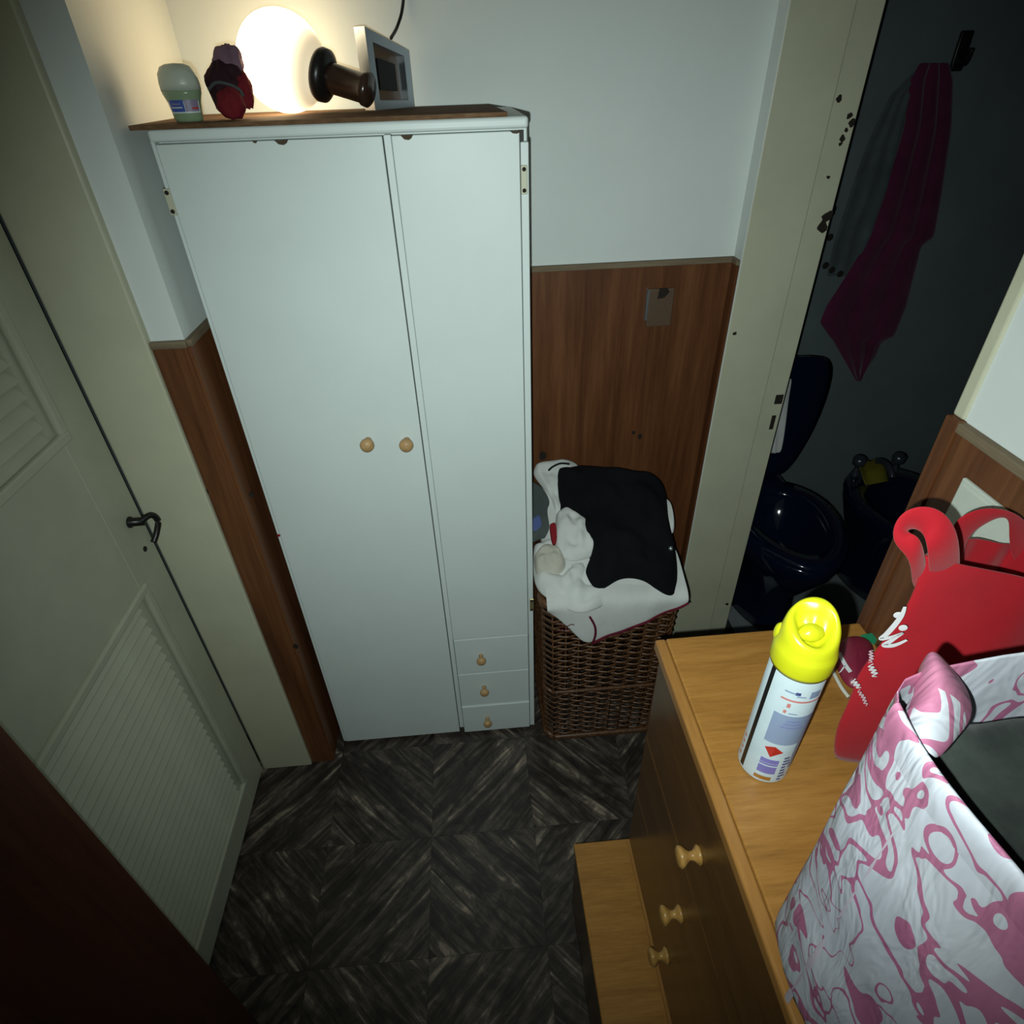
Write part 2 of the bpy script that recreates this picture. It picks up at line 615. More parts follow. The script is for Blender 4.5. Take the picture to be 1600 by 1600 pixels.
# right wall towards the viewer
YE = 0.665
wrr = wall('wall_right', [(XR, XR + 0.20, -1.6, YE - 0.004, 0, CEIL), (XR, XR + 0.2, YE - 0.004, YB - 0.04, 2.05, CEIL)],
           'white right wall with brown wood panelling beside the bathroom doorway')
wains(wrr, (XR - 0.008, XR, -1.6, YE - 0.024, 0.0, HW - 0.013), (XR - 0.013, XR, -1.6, YE - 0.024, HW - 0.013, HW))
B().box(XR - 0.012, XR + 0.004, YE - 0.024, YE, 0.0, HW, 0.002, 2).build('edge_batten', M['wainscot'], wrr)
B().box(XR - 0.004, XR + 0.10, YE - 0.020, YE, HW, 2.05, 0.003, 2).build('edge_strip', M['cream'], wrr)

# ------------------------------------------------------------------ louvred door on the left, with frame
struct(B().box(DX + 0.0005, XL - 0.002, 1.098, 1.16, 0, CEIL - 0.35, 0.004, 2).build('trim_1', M['cream']),
       'wide cream painted door frame post left of the wardrobe', 'door frame')
struct(B().box(DX - 0.06, XL - 0.01, YN + 0.008, 1.098, 2.06, 2.2, 0.004, 2).build('trim_2', M['cream']),
       'cream head of the louvred door frame', 'door frame')
struct(B().box(-0.90, -0.80, YN, YB + 0.1, 0, CEIL).build('wall_left_behind', M['bath_wall']), 'wall behind the louvred door, coloured dark as gap shade', 'wall')  # dark grey paints the shade seen through the slit beside the door

D0, D1 = YN + 0.014, 1.0938
door = B()
TH = 0.035
LO = (0.118, 0.842)
UP = (1.213, 1.93)
YS0, YS1 = 0.565, 0.985
xa, xb = DX - TH, DX
door.box(xa, xb, D0, YS0, 0.012, 2.05, 0.002, 1)
door.box(xa, xb, YS1, D1, 0.012, 2.05, 0.002, 1)
door.box(xa, xb, YS0, YS1, 0.012, LO[0], 0.001, 1)
door.box(xa, xb, YS0, YS1, LO[1], UP[0], 0.001, 1)
door.box(xa, xb, YS0, YS1, UP[1], 2.05, 0.001, 1)
door1 = struct(door.build('door_1', M['door']), 'closed cream louvred door with two slatted panels and dark lever handle', 'door')
for (z0, z1) in (LO, UP):
    mo = B()
    wm = 0.016
    for (a0, a1, b0, b1) in ((YS0 - wm, YS1 + wm, z0 - wm, z0 + 0.004), (YS0 - wm, YS1 + wm, z1 - 0.004, z1 + wm),
                             (YS0 - wm, YS0 + 0.004, z0, z1), (YS1 - 0.004, YS1 + wm, z0, z1)):
        mo.box(xb - 0.002, xb + 0.010, a0, a1, b0, b1, 0.004, 2)
    mo.build('panel_moulding', M['door'], door1)
    B().box(xa + 0.001, xa + 0.004, YS0, YS1, z0, z1).build('panel_back', M['door'], door1)
    nsl = 26
    src = None
    for k in range(nsl):
        zc = z0 + (k + 0.5) * (z1 - z0) / nsl
        if src is None:
            s = B()
            s.box(-0.004, 0.004, YS0 + 0.004, YS1 - 0.022, -0.021, 0.021, 0.0015, 1,
                  rot=Matrix.Rotation(math.radians(-32), 3, 'Y'), piv=V((0, 0, 0)))
            src = s.build('slat', M['door'], door1)
            o = src
        else:
            o = src.copy()
            C.objects.link(o)
            o.parent = door1
        o.location = (DX - 0.014, 0, zc)
    B().box(xa + 0.004, xb - 0.003, YS1 - 0.022, YS1, z0, z1).build('slat_rail', M['door'], door1)
hp = at(218, 815, x=DX + 0.02)
hb = B()
hb.lathe([(0.012, 0), (0.012, 0.003), (0.009, 0.007), (0.0085, 0.03)], (DX, hp.y, hp.z), (1, 0, 0), 20)
hh = hb.build('handle', M['black'], door1, True)
B().tube(catmull([(DX + 0.026, hp.y - 0.005, hp.z + 0.004), (DX + 0.040, hp.y + 0.012, hp.z + 0.006), (DX + 0.046, hp.y + 0.016, hp.z - 0.012),
                  (DX + 0.040, hp.y + 0.004, hp.z - 0.034), (DX + 0.034, hp.y - 0.010, hp.z - 0.048)], 5), 0.0062, 10).build('lever', M['black'], hh, True)
B().lathe([(0.006, 0), (0.006, 0.002), (0.0, 0.002)], (DX, hp.y + 0.006, hp.z - 0.075), (1, 0, 0), 12).build('keyhole', M['hole'], door1)

# ------------------------------------------------------------------ bathroom door frame and bathroom shell
JY = 1.462
JX1 = 0.85
jb = B()
jb.box(XB + 0.0020, 0.785, JY - 0.004, JY + 0.028, 0, 2.10, 0.003, 2)
jb.box(0.7855, JX1, JY + 0.010, JY + 0.028, 0, 2.10, 0.002, 2)
jamb = struct(jb.build('trim_3', M['cream']), 'cream bathroom door post with bare hinge and lock cut-outs', 'door frame')
for (px, py, wx, wz) in ((1217, 624, 0.011, 0.014), (1207, 660, 0.006, 0.022)):
    p = at(px, py, y=JY + 0.010)
    B().box(p.x - wx, p.x + wx, JY + 0.0085, JY + 0.0125, p.z - wz, p.z + wz, 0.001, 1).build('lock_cutout', M['hole'], jamb)
for (px, py, r) in ((1293, 338, 0.012), (1285, 354, 0.012), (1311, 154, 0.006), (1327, 181, 0.006), (1331, 192, 0.007), (1322, 203, 0.004),
                    (1316, 216, 0.006), (1313, 225, 0.004), (1294, 277, 0.004), (1148, 521, 0.005), (1136, 944, 0.005)):
    yy = JY + 0.010 if px > 1250 else JY - 0.004
    p = at(px, py, y=yy)
    sh = [(r * math.cos(a) * (1 + 0.25 * math.sin(3 * a + px)), 0, r * math.sin(a) * (1 + 0.3 * math.cos(2 * a + py))) for a in [2 * PI * k / 10 for k in range(10)]]
    B().poly([p + V(s) + V((0, 0.001, 0)) for s in sh], 0.0025, (0, -1, 0)).build('chipped_spot', M['hole'], jamb)

BX, BY = 2.30, 2.22
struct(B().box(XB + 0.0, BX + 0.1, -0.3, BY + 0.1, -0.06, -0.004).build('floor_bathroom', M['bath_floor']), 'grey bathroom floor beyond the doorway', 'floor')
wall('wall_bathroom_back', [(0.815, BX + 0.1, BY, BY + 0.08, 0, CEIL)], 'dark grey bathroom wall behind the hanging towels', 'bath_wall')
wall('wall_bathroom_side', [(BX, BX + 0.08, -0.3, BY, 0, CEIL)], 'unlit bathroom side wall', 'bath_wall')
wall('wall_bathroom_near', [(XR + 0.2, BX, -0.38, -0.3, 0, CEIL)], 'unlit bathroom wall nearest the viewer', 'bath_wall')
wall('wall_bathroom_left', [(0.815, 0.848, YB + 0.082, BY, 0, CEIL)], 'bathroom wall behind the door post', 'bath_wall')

# ------------------------------------------------------------------ wardrobe
WX0, WX1 = -0.482, 0.119
WY0, WY1 = 1.161, 1.486
WZ = 1.640
wd = thing('wardrobe', 'tall narrow white two-door wardrobe with small wooden knobs and three drawers', 'wardrobe', (-0.18, 1.32, 0))
wc = B()
wc.box(WX0, WX1, WY0 + 0.022, WY1, 0.035, WZ - 0.014, 0.002, 1)
wc.box(WX0 + 0.01, WX1 - 0.01, WY0 + 0.045, WY1, 0.0, 0.035)
wc.build('body', M['white'], wd)
wc = B()
wc.box(WX0, WX0 + 0.006, WY0 + 0.003, WY0 + 0.022, 0.012, WZ - 0.014, 0.001, 1)
wc.box(-0.1165, -0.1045, WY0 + 0.003, WY0 + 0.022, 0.03, WZ - 0.0185, 0.001, 1)
wc.box(WX1 - 0.0135, WX1, WY0 + 0.002, WY0 + 0.022, 0.012, WZ - 0.036, 0.001, 1)
wc.build('face_frame', M['white'], wd)
B().box(WX0, WX1, WY0, WY1 + 0.004, WZ - 0.017, WZ, 0.005, 3).build('top', M['white'], wd)
B().box(WX0 + 0.006, WX1 - 0.006, WY0 + 0.0205, WY0 + 0.0222, 0.04, WZ - 0.02).build('gap_shade', M['whitegap'], wd)  # added dark sheet: shade of the door and drawer gaps as colour


def turned_knob(parent, p, mat, direction, s=1.0, name='knob'):
    prof = [(0.0075, 0.0), (0.0075, 0.004), (0.0062, 0.010), (0.0085, 0.015), (0.0145, 0.020), (0.0155, 0.025), (0.0135, 0.031), (0.008, 0.0345), (0.0, 0.0355)]
    return B().lathe([(max(r, 0.0002) * s, h * s) for r, h in prof], p, direction, 22).build(name, mat, parent, True)


DT = WZ - 0.020
doors = [(-0.4745, -0.1185, 0.013, DT), (-0.1038, 0.1040, 0.4335, DT)]
dobj = []
for (x0, x1, z0, z1) in doors:
    dobj.append(B().box(x0, x1, WY0, WY0 + 0.02, z0, z1, 0.0015, 2).build('door', M['white'], wd))
for (px, d) in ((574, 0), (635, 1)):
    p = at(px, 694, y=WY0 - 0.018)
    turned_knob(dobj[d], (p.x, WY0, p.z), M['knob_light'], (0, -1, 0), 0.98)
# hinges
for (px, py, d) in ((819, 281, 1), (831, 945, 1)):
    p = at(px, py, y=WY0)
    h = B().box(p.x - 0.0055, p.x + 0.0055, WY0 - 0.002, WY0 + 0.004, p.z - 0.022, p.z + 0.022, 0.001, 1).build('hinge', M['brass'] if py > 900 else M['cream'], dobj[d])
    for s in (-1, 1):
        B().lathe([(0.0035, 0), (0.003, 0.0015), (0.0002, 0.0018)], (p.x, WY0 - 0.002, p.z + s * 0.016), (0, -1, 0), 10).build('screw', M['hole'], h)
p = at(263, 316, y=WY0)
h = B().box(WX0 - 0.003, WX0 + 0.008, WY0 - 0.0015, WY0 + 0.004, p.z - 0.020, p.z + 0.020, 0.001, 1).build('hinge', M['cream'], dobj[0])
for s in (-1, 1):
    B().lathe([(0.0036, 0), (0.003, 0.0015), (0.0002, 0.0018)], (WX0 + 0.002, WY0 - 0.0015, p.z + s * 0.014), (0, -1, 0), 10).build('screw', M['hole'], h)
p = at(432, 838, y=WY0)
B().lathe([(0.004, 0), (0.003, 0.002), (0.0002, 0.002)], (WX0 + 0.003, WY0 + 0.003, p.z), (0, -1, 0), 10).build('screw', M['red_cloth'], dobj[0])
# drawers
for (z0, z1, px, py, dy) in ((0.2870, 0.4300, 752, 1032, 0), (0.1400, 0.2840, 757, 1081, 0), (0.013, 0.1370, 762, 1128, -0.004)):
    d = B().box(-0.1030, 0.1035, WY0 + dy, WY0 + 0.02, z0, z1, 0.0012, 2).build('drawer', M['white'], wd)
    p = at(px, py, y=WY0 - 0.018)
    turned_knob(d, (p.x, WY0 + dy, p.z), M['knob_light'], (0, -1, 0), 0.86)
# chipped paint at the top edges
for (px, py, wdt, hgt) in ((437, 208, 0.011, 0.0035), (634, 197, 0.010, 0.0035), (805, 189, 0.009, 0.002), (395, 208, 0.004, 0.0015)):
    p = at(px, py, y=WY0)
    sh = [(-wdt, hgt), (wdt, hgt), (wdt * 0.7, -hgt * 0.3), (wdt * 0.2, -hgt), (-wdt * 0.5, -hgt * 0.6)]
    B().poly([V((p.x + a, WY0 - 0.0004, DT - hgt + b)) for a, b in sh], 0.003, (0, 1, 0)).build('paint_chip', M['chip'], wd)

# sheet of hardboard on top
bd = B()
n = 40
front = []
back = []
for i in range(n + 1):
    t = i / n
    x = -0.507 + t * 0.592
    front.append((x, 1.158 + 0.003 * mnoise.noise(V((x * 20, 0, 0))) + 0.006 * (1 - t), WZ))
    back.append((x - 0.014 * t, 1.470, WZ))
pts = front + list(reversed(back))
bd.rings([[V(p) for p in pts], [V(p) + V((0, 0, 0.0065)) for p in pts]])
board = tag(bd.build('hardboard_sheet', M['board'], org=(-0.21, 1.32, WZ)), 'rough brown hardboard sheet lying on top of the wardrobe', 'board')
ZT = WZ + 0.0065

# ------------------------------------------------------------------ lamp on the wardrobe
AX = V((0.90, -0.30, -0.27)).normalized()
GS = 1.038
GC = V((-0.295, 1.365, ZT + 0.0735 * GS))
lampo = thing('globe_lamp', 'lit round opal glass globe lamp lying on its side on the wardrobe', 'lamp', (GC.x, GC.y, ZT))
prof = []
for k in range(25):
    a = PI - PI * k / 24 * 0.845
    prof.append((max(0.0732 * GS * math.sin(a), 0.0003), 0.0732 * GS * math.cos(a)))
prof += [(0.034, 0.071), (0.031, 0.078)]
gq = V((0, 0, 1)).rotation_difference(AX)
g = B()
g.lathe(prof, (0, 0, 0), (0, 0, 1), 40)
globe = g.build('globe', M['globe'], None, True)
globe.parent = lampo
globe.location = GC - lampo.location
globe.rotation_mode = 'QUATERNION'
globe.rotation_quaternion = gq


def along(h):
    return GC + AX * h


B().lathe([(0.030, 0.068), (0.0385, 0.069), (0.041, 0.074), (0.040, 0.084), (0.034, 0.088), (0.026, 0.092)], GC, AX, 32).build('collar', M['black'], lampo, True)
B().lathe([(0.024, 0.086), (0.0235, 0.10), (0.0225, 0.150), (0.026, 0.154), (0.0265, 0.163), (0.022, 0.167), (0.0002, 0.168)], GC, AX, 28).build('socket', M['bakelite'], lampo, True)
sd = AX.cross(V((0, 0, 1))).normalized()
B().lathe([(0.009, 0), (0.009, 0.018), (0.006, 0.020), (0.0002, 0.020)], along(0.14) - sd * 0.02, -sd, 14).build('switch_knob', M['black'], lampo, True)
# dark outline ring at the closed end (rim seam)
# metal-edged box behind the lamp
bx0 = V((-0.157, 1.385, ZT))
bx1 = V((-0.088, 1.472, ZT))
u = (bx1 - bx0).normalized()
L = (bx1 - bx0).length
nn = V((-u.y, u.x, 0))
nn = -nn if nn.y > 0 else nn
up = V((0, 0, 1))
eb = thing('wall_box', 'square metal-edged box with a dark recess beside the lamp socket', 'electrical box', (bx0 + bx1) / 2)


def quadbox(b, a0, a1, h0, h1, d0, d1, sk=0.0):
    def q(a, h, d):
        return bx0 + u * a + up * (h * (1.10 - 0.30 * a / L)) + nn * d
    b.rings([[q(a0, h0, d0), q(a1, h0, d0), q(a1, h1, d0), q(a0, h1, d0)], [q(a0, h0, d1), q(a1, h0, d1), q(a1, h1, d1), q(a0, h1, d1)]])
    return b


HH = 0.112
fr = B()
for (a0, a1, h0, h1) in ((0, L, HH - 0.016, HH), (0, L, 0.0, 0.014), (0, 0.016, 0.014, HH - 0.016), (L - 0.016, L, 0.014, HH - 0.016)):
    quadbox(fr, a0, a1, h0, h1, -0.012, 0.014)
fr.build('metal_frame', M['chrome'], eb)
quadbox(B(), 0.014, L - 0.014, 0.012, HH - 0.014, -0.012, -0.006).build('recess', M['switchwood'], eb)
quadbox(B(), 0.03, L - 0.035, 0.03, HH - 0.035, -0.007, 0.006).build('switch_block', M['black'], eb)
pth = catmull([bx0.lerp(bx1, 0.72) + V((0, 0, HH - 0.004)), V((-0.094, 1.480, 1.775)), V((-0.080, 1.492, 1.81)), V((-0.062, 1.493, 1.9)), V((-0.05, 1.493, 2.1)), V((-0.045, 1.493, 2.5))], 8)
tag(B().tube(pth, 0.003, 8).build('power_cord', M['black'], org=pth[0], smooth=True), 'thin dark power cord running up the wall above the metal-edged box', 'cord')

# deodorant
dp = at(297, 190, y=1.225)
de = thing('roll_on_deodorant', 'small roll-on deodorant bottle with frosted cap and pale green body', 'bottle', (dp.x, 1.225, ZT))
dc = V((dp.x, 1.225, ZT))
B().lathe([(0.020, 0), (0.0225, 0.003), (0.0235, 0.012), (0.0255, 0.026), (0.0300, 0.038), (0.0305, 0.042)], dc, (0, 0, 1), 32, 1, 0.72).build('bottle_body', M['deo_body'], de, True)
B().lathe([(0.0308, 0.042), (0.0310, 0.052), (0.0290, 0.064), (0.0230, 0.073), (0.014, 0.0765), (0.0003, 0.0775)], dc, (0, 0, 1), 32, 1, 0.72).build('cap', M['deo_cap'], de, True)


def wrap(center, r0, r1, z0, z1, a0, a1, face, mat, parent, name='print', n=8, sy=1.0, lift=0.0004):
    """patch of print wrapped round an upright bottle; angles from the direction `face`"""
    rows = []
    for (z, r) in ((z0, r0), (z1, r1)):
        row = []
        for k in range(n + 1):
            a = face + math.radians(a0 + (a1 - a0) * k / n)
            row.append(V((center[0] + (r + lift) * math.cos(a), center[1] + (r + lift) * sy * math.sin(a), center[2] + z)))
        rows.append(row)
    return B().grid(rows).build(name, mat, parent, True)


dface = math.atan2(-1, 0.1)
lb = wrap(dc, 0.0240, 0.0262, 0.0120, 0.0320, -58, 64, dface, M['label_white'], de, 'label', 14, 0.72, 0.0005)
wrap(dc, 0.0242, 0.0260, 0.0140, 0.0300, -52, 4, dface, M['label_blue'], lb, 'label_print', 10, 0.72, 0.0009)
wrap(dc, 0.0242, 0.0260, 0.0140, 0.0300, 6, 58, dface, M['label_grey'], lb, 'label_print', 10, 0.72, 0.0009)
wrap(dc, 0.0246, 0.0248, 0.0190, 0.0205, -45, -4, dface, M['label_white'], lb, 'label_print', 10, 0.72, 0.0013)
wrap(dc, 0.0252, 0.0254, 0.0235, 0.0255, -40, -8, dface, M['label_grey'], lb, 'label_print', 10, 0.72, 0.0013)
wrap(dc, 0.0243, 0.0246, 0.0172, 0.0195, 28, 54, dface, M['can_red'], lb, 'label_print', 8, 0.72, 0.0013)


def blob(name, cen, rad, mat, parent=None, seed=0, amp=0.25, freq=2.2, squash=(1, 1, 1), n=28, fold=0.0, org=None):
    b = B()
    m = n // 2
    rr = []
    for j in range(m + 1):
        ph = PI * j / m
        row = []
        for i in range(n):
            th = 2 * PI * i / n
            d = V((math.sin(ph) * math.cos(th), math.sin(ph) * math.sin(th), -math.cos(ph)))
            r = 1 + amp * fbm(d + V((seed * 3.1, seed, 0)), freq) + fold * math.sin(7 * th + 4 * ph + seed)
            row.append(V(cen) + V((d.x * squash[0], d.y * squash[1], d.z * squash[2])) * rad * r)
        rr.append(row)
    rr[0] = [V(cen) + V((p - V(cen)).normalized() * 0.0002) + (rr[0][0] - V(cen)) for p in rr[1]]
    rr[-1] = [V(cen) + V((p - V(cen)).normalized() * 0.0002) + (rr[-1][0] - V(cen)) for p in rr[-2]]
    b.rings(rr)
    return b.build(name, mat, parent, True, org)


# crumpled hair cloths
c0 = at(357, 180, y=1.24)
hc = thing('crumpled_hair_wrap', 'crumpled dark plum and dusty purple hair wrap between deodorant and lamp', 'cloth', (c0.x, 1.25, ZT))
blob('plum_folds', at(355, 138, y=1.25), 0.030, M['plum_cloth'], hc, 2, 0.30, 1.5, (1.05, 0.8, 1.12), 40, 0.04)
blob('purple_fold', at(357, 98, y=1.26), 0.023, M['purple_cloth'], hc, 5, 0.30, 1.3, (1.0, 0.7, 1.0), 40, 0.03)
B().tube(catmull([at(326, 140, y=1.228), at(338, 129, y=1.222), at(358, 132, y=1.220), at(374, 140, y=1.222), at(380, 150, y=1.226)], 6), 0.0022, 8).build('elastic_cord', M['grey_cloth'], hc, True)
blob('side_fold', at(383, 143, y=1.24), 0.016, M['red_dark'], hc, 8, 0.3, 1.6, (0.8, 0.8, 1.5), 24, 0.05)
rc = at(362, 168, y=1.205)
sc = blob('hair_scrunchie', (rc.x, 1.205, ZT + 0.0225), 0.0205, M['red_dark'], None, 4, 0.16, 2.2, (1.05, 0.8, 1.05), 36, 0.03, org=(rc.x, 1.205, ZT))
tag(sc, 'round red fabric hair scrunchie in front of the plum wrap on the wardrobe', 'scrunchie')

# ------------------------------------------------------------------ switch plate on the panelling
sp0 = at(1030, 480, y=YB - 0.012)
swp = thing('wall_socket_plate', 'small brown wall plate with metal edge and dark hole on the panelling', 'wall plate', (sp0.x, YB - 0.008, sp0.z))
B().box(sp0.x - 0.030, sp0.x + 0.034, YB - 0.016, YB - 0.008, sp0.z - 0.048, sp0.z + 0.046, 0.003, 2).build('plate', M['switchwood'], swp)
B().box(sp0.x - 0.036, sp0.x - 0.030, YB - 0.020, YB - 0.008, sp0.z - 0.030, sp0.z + 0.046, 0.001, 1).build('metal_edge', M['chrome'], swp)
hpz = at(1036, 459, y=YB - 0.016)
sh = [(-0.013, -0.012), (0.004, -0.010), (0.016, 0.004), (0.010, 0.013), (-0.010, 0.013)]
B().poly([V((hpz.x + a, YB - 0.0165, hpz.z + b)) for a, b in sh], 0.002, (0, 1, 0)).build('broken_hole', M['hole'], swp)
# knots in the back panelling and on the left strip
for (px, py, r, kw) in ((848, 712, 0.013, 'b'), (1000, 682, 0.008, 'b'), (990, 676, 0.006, 'b'), (322, 768, 0.006, 'l'), (462, 1010, 0.008, 'l'), (393, 773, 0.006, 'l')):
    y = YB - 0.008 if kw == 'b' else YF - 0.008
    p = at(px, py, y=y)
    B().poly([p + V((r * 0.8 * math.cos(a), 0.0008, r * 1.1 * math.sin(a))) for a in [2 * PI * k / 12 for k in range(12)]], 0.0014, (0, -1, 0)).build('knot', M['hole'], wb if kw == 'b' else wl)

# ------------------------------------------------------------------ laundry basket
KX0, KX1, KY0, KY1, KZ = 0.142, 0.500, 1.105, 1.440, 0.588
bk = thing('laundry_basket', 'dark woven wicker laundry basket standing beside the wardrobe', 'basket', ((KX0 + KX1) / 2, (KY0 + KY1) / 2, 0))


def kring(z, n=None, off=0.0):
    """points round the basket; returns list of (point, outward normal, running length)"""
    t = 0.92 + 0.08 * z / KZ
    cx, cy = (KX0 + KX1) / 2 , (KY0 + KY1) / 2
    hx, hy = (KX1 - KX0) / 2 * t, (KY1 - KY0) / 2 * t
    out = []
    step = 0.0095
    r = 0.02
    for (ax, ay, bx_, by_, nx, ny) in ((-hx + r, -hy, hx - r, -hy, 0, -1), (hx, -hy + r, hx, hy - r, 1, 0), (hx - r, hy, -hx + r, hy, 0, 1), (-hx, hy - r, -hx, -hy + r, -1, 0)):
        m = 36
        for k in range(m):
            f = k / (m - 1)
            out.append((V((cx + ax + (bx_ - ax) * f, cy + ay + (by_ - ay) * f, z)), V((nx, ny, 0))))
    return out


wv = B()
rows = 46
for r in range(rows):
    z = 0.012 + (KZ - 0.03) * r / (rows - 1)
    ring = kring(z)
    m = len(ring)
    rr = []
    for k, (p, nrm) in enumerate(ring):
        side_i = k % 36
        ph = math.cos(PI * (side_i / 4.4 + r)) * 0.0042
        wob = 0.0012 * mnoise.noise(V((k * 0.4, r * 1.7, 0)))
        c = p + nrm * ph + V((0, 0, wob))
        hz = (KZ / rows) * 0.46
        rr.append([c + nrm * 0.0022, c + V((0, 0, hz)), c - nrm * 0.0022, c - V((0, 0, hz))])
    rr.append(rr[0])
    wv.rings(rr, False, False)
wo = wv.build('weave', M['wicker'], bk, True)
wo['kind'] = 'stuff'
st = None
z0r, z1r = kring(0.0), kring(KZ)
stk = B()
for k in range(0, len(z0r), 4):
    stk.tube([z0r[k][0], z1r[k][0]], 0.0026, 6)
so = stk.build('stakes', M['wicker'], bk, True)
so['kind'] = 'stuff'
for (zz, rad, nm) in ((0.010, 0.010, 'base_rim'), (KZ, 0.011, 'top_rim'), (0.235, 0.006, 'middle_band')):
    ring = [p + n_ * 0.003 for p, n_ in kring(zz)]
    B().tube(ring + [ring[0]], rad, 8).build(nm, M['wicker'], bk, True)

# clothes pile: a slope from the front rim up to the back wall


def pile(x, y):
    t = (y - 1.10) / 0.35
    t = max(0.0, min(1.2, t))
    return 0.600 + 0.195 * t - 0.10 * max(0, (x - 0.42)) * 1.0


def on_pile(px, py, lift=0.0):
    r = ray(px, py)
    t = 0.5
    for k in range(900):
        p = CAM + r * t
        if p.z < pile(p.x, p.y) + lift or p.y > YB - 0.03:
            break
        t += 0.002
    return CAM + r * t


def inside(poly, x, y):
    c = False
    n = len(poly)
    for i in range(n):
        x1, y1 = poly[i]
        x2, y2 = poly[(i + 1) % n]
        if (y1 > y) != (y2 > y) and x < (x2 - x1) * (y - y1) / (y2 - y1) + x1:
            c = not c
    return c


def edge_dist(poly, x, y):
    d = 9
    n = len(poly)
    for i in range(n):
        a = V((*poly[i], 0))
        b = V((*poly[(i + 1) % n], 0))
        p = V((x, y, 0))
        ab = b - a
        t = max(0, min(1, (p - a).dot(ab) / max(ab.length_squared, 1e-9)))
        d = min(d, (a + ab * t - p).length)
    return d


def garment(name, outline, lift, mat, label, cat, seed=1, amp=0.010, fr=12, puff=0.02, step=0.008, parent=None):
    """soft crumpled garment: outline (metres, plan view) laid on the pile with folds and rounded, tucked edges"""
    poly = outline
    # smooth outline
    sm = catmull([V((a, b, 0)) for a, b in poly] + [V((poly[0][0], poly[0][1], 0))], 4)
    poly = [(p.x, p.y) for p in sm[:-1]]
    xs = [p[0] for p in poly]
    ys = [p[1] for p in poly]
    cx = sum(xs) / len(xs)
    cy = sum(ys) / len(ys)
    K = 13
    b = B()
    rings_t, rings_b = [], []
    for j in range(K + 1):
        s = 1 - j / K
        s = max(s, 0.002)
        rt, rb = [], []
        for (px, py) in poly:
            x = cx + (px - cx) * s
            y = cy + (py - cy) * s
            d = (1 - s)
            rise = puff * (1 - (1 - min(1, d * 3.2)) ** 2) ** 0.5
            nz = amp * fbm((x + seed, y, seed), fr) * min(1, d * 4 + 0.35) + 0.5 * amp * abs(mnoise.noise(V((x * fr * 1.3 + seed * 2, y * fr * 0.6, 1))))
            zt = pile(x, y) + lift + rise + nz
            rt.append(V((x, y, zt)))
            rb.append(V((x, y, pile(x, y) + lift - 0.012 * min(1, d * 5) - 0.004)))
        rings_t.append(rt)
        rings_b.append(rb)
    b.rings(list(reversed(rings_b)) + rings_t)
    o = b.build(name, mat, parent, True, org=(cx, cy, pile(cx, cy) + lift - 0.01))
    sub(o, 1)
    if parent is None:
        tag(o, label, cat)
    return o


def plan(pxs, lift=0.0):
    return [(p.x, p.y) for p in (on_pile(a, b, lift) for a, b in pxs)]


# heap core filling the basket
garment('folded_sheet', [(0.155, 1.12), (0.32, 1.115), (0.485, 1.12), (0.49, 1.28), (0.475, 1.40), (0.32, 1.405), (0.16, 1.40), (0.152, 1.28)], -0.016, M['white_cloth'],
        'white bed linen at the bottom of the laundry heap in the basket', 'linen', 3, 0.012, 9, 0.03)
garment('white_shirt', plan([(836, 735), (868, 724), (905, 732), (900, 790), (872, 815), (862, 790), (848, 765), (834, 745)]), 0.008, M['white_cloth'],
        'white shirt behind the black garment next to the wardrobe edge', 'shirt', 5, 0.012, 24, 0.014)
gt = garment('grey_shirt', plan([(826, 752), (848, 765), (866, 800), (862, 835), (845, 842), (822, 842)]), 0.002, M['grey_cloth'],
             'grey green shirt with blue print wedged against the wardrobe side', 'shirt', 6, 0.005, 12, 0.012)
garment('print_patch', plan([(832, 818), (843, 812), (846, 830), (832, 836)]), 0.0145, M['blue_print'], '', '', 2, 0.002, 20, 0.003, parent=gt)
garment('black_garment', plan([(868, 726), (895, 722), (935, 724), (985, 730), (1028, 740), (1042, 765), (1046, 805), (1056, 850), (1060, 895), (1052, 924), (1028, 915), (1004, 900),
                               (970, 898), (935, 916), (915, 890), (922, 868), (908, 838), (878, 812), (872, 770)], 0.03), 0.016, M['black_cloth'],
        'large black knitted garment heaped over the laundry basket', 'garment', 9, 0.020, 15, 0.028)
wt = garment('white_towel', plan([(868, 818), (885, 810), (908, 822), (935, 845), (940, 862), (925, 880), (890, 888), (868, 868)]), 0.026, M['white_cloth'],
             'bunched white towel with a red edge beside the black garment', 'towel', 12, 0.016, 26, 0.022)
garment('red_edge', plan([(858, 838), (868, 836), (870, 862), (862, 862)]), 0.034, M['red_cloth'], '', '', 2, 0.003, 20, 0.008, parent=wt)
garment('cream_sock_ball', plan([(834, 878), (850, 862), (872, 868), (884, 888), (872, 905), (840, 905)]), 0.012, M['cream_cloth'],
        'rolled cream sock bundle at the left front of the basket', 'socks', 15, 0.012, 34, 0.024)
garment('white_undershirt', plan([(834, 850), (860, 845), (884, 884), (925, 880), (950, 905), (955, 935), (910, 955), (870, 940), (836, 912)]), -0.006, M['white_cloth'],
        'crumpled white undershirt in front of the towel in the basket', 'shirt', 18, 0.022, 24, 0.020)
garment('white_cuff', plan([(1034, 780), (1046, 786), (1052, 806), (1053, 830), (1046, 832), (1036, 806)]), 0.004, M['white_cloth'],
        'small white cuff showing at the right edge of the black garment', 'cuff', 21, 0.004, 24, 0.010)
pc = on_pile(1048, 857, 0.05)
bt = B().lathe([(0.006, 0), (0.0065, 0.002), (0.004, 0.0045), (0.0002, 0.005)], pc, (CAM - pc), 16).build('snap_button', M['chrome'], None, True, org=pc)
dc2 = [on_pile(a, b, 0.03) + V((0, 0, 0.006)) for a, b in ((857, 738), (864, 732), (876, 727), (890, 728))]
BG = [o for o in C.objects if o.name == 'black_garment'][0]
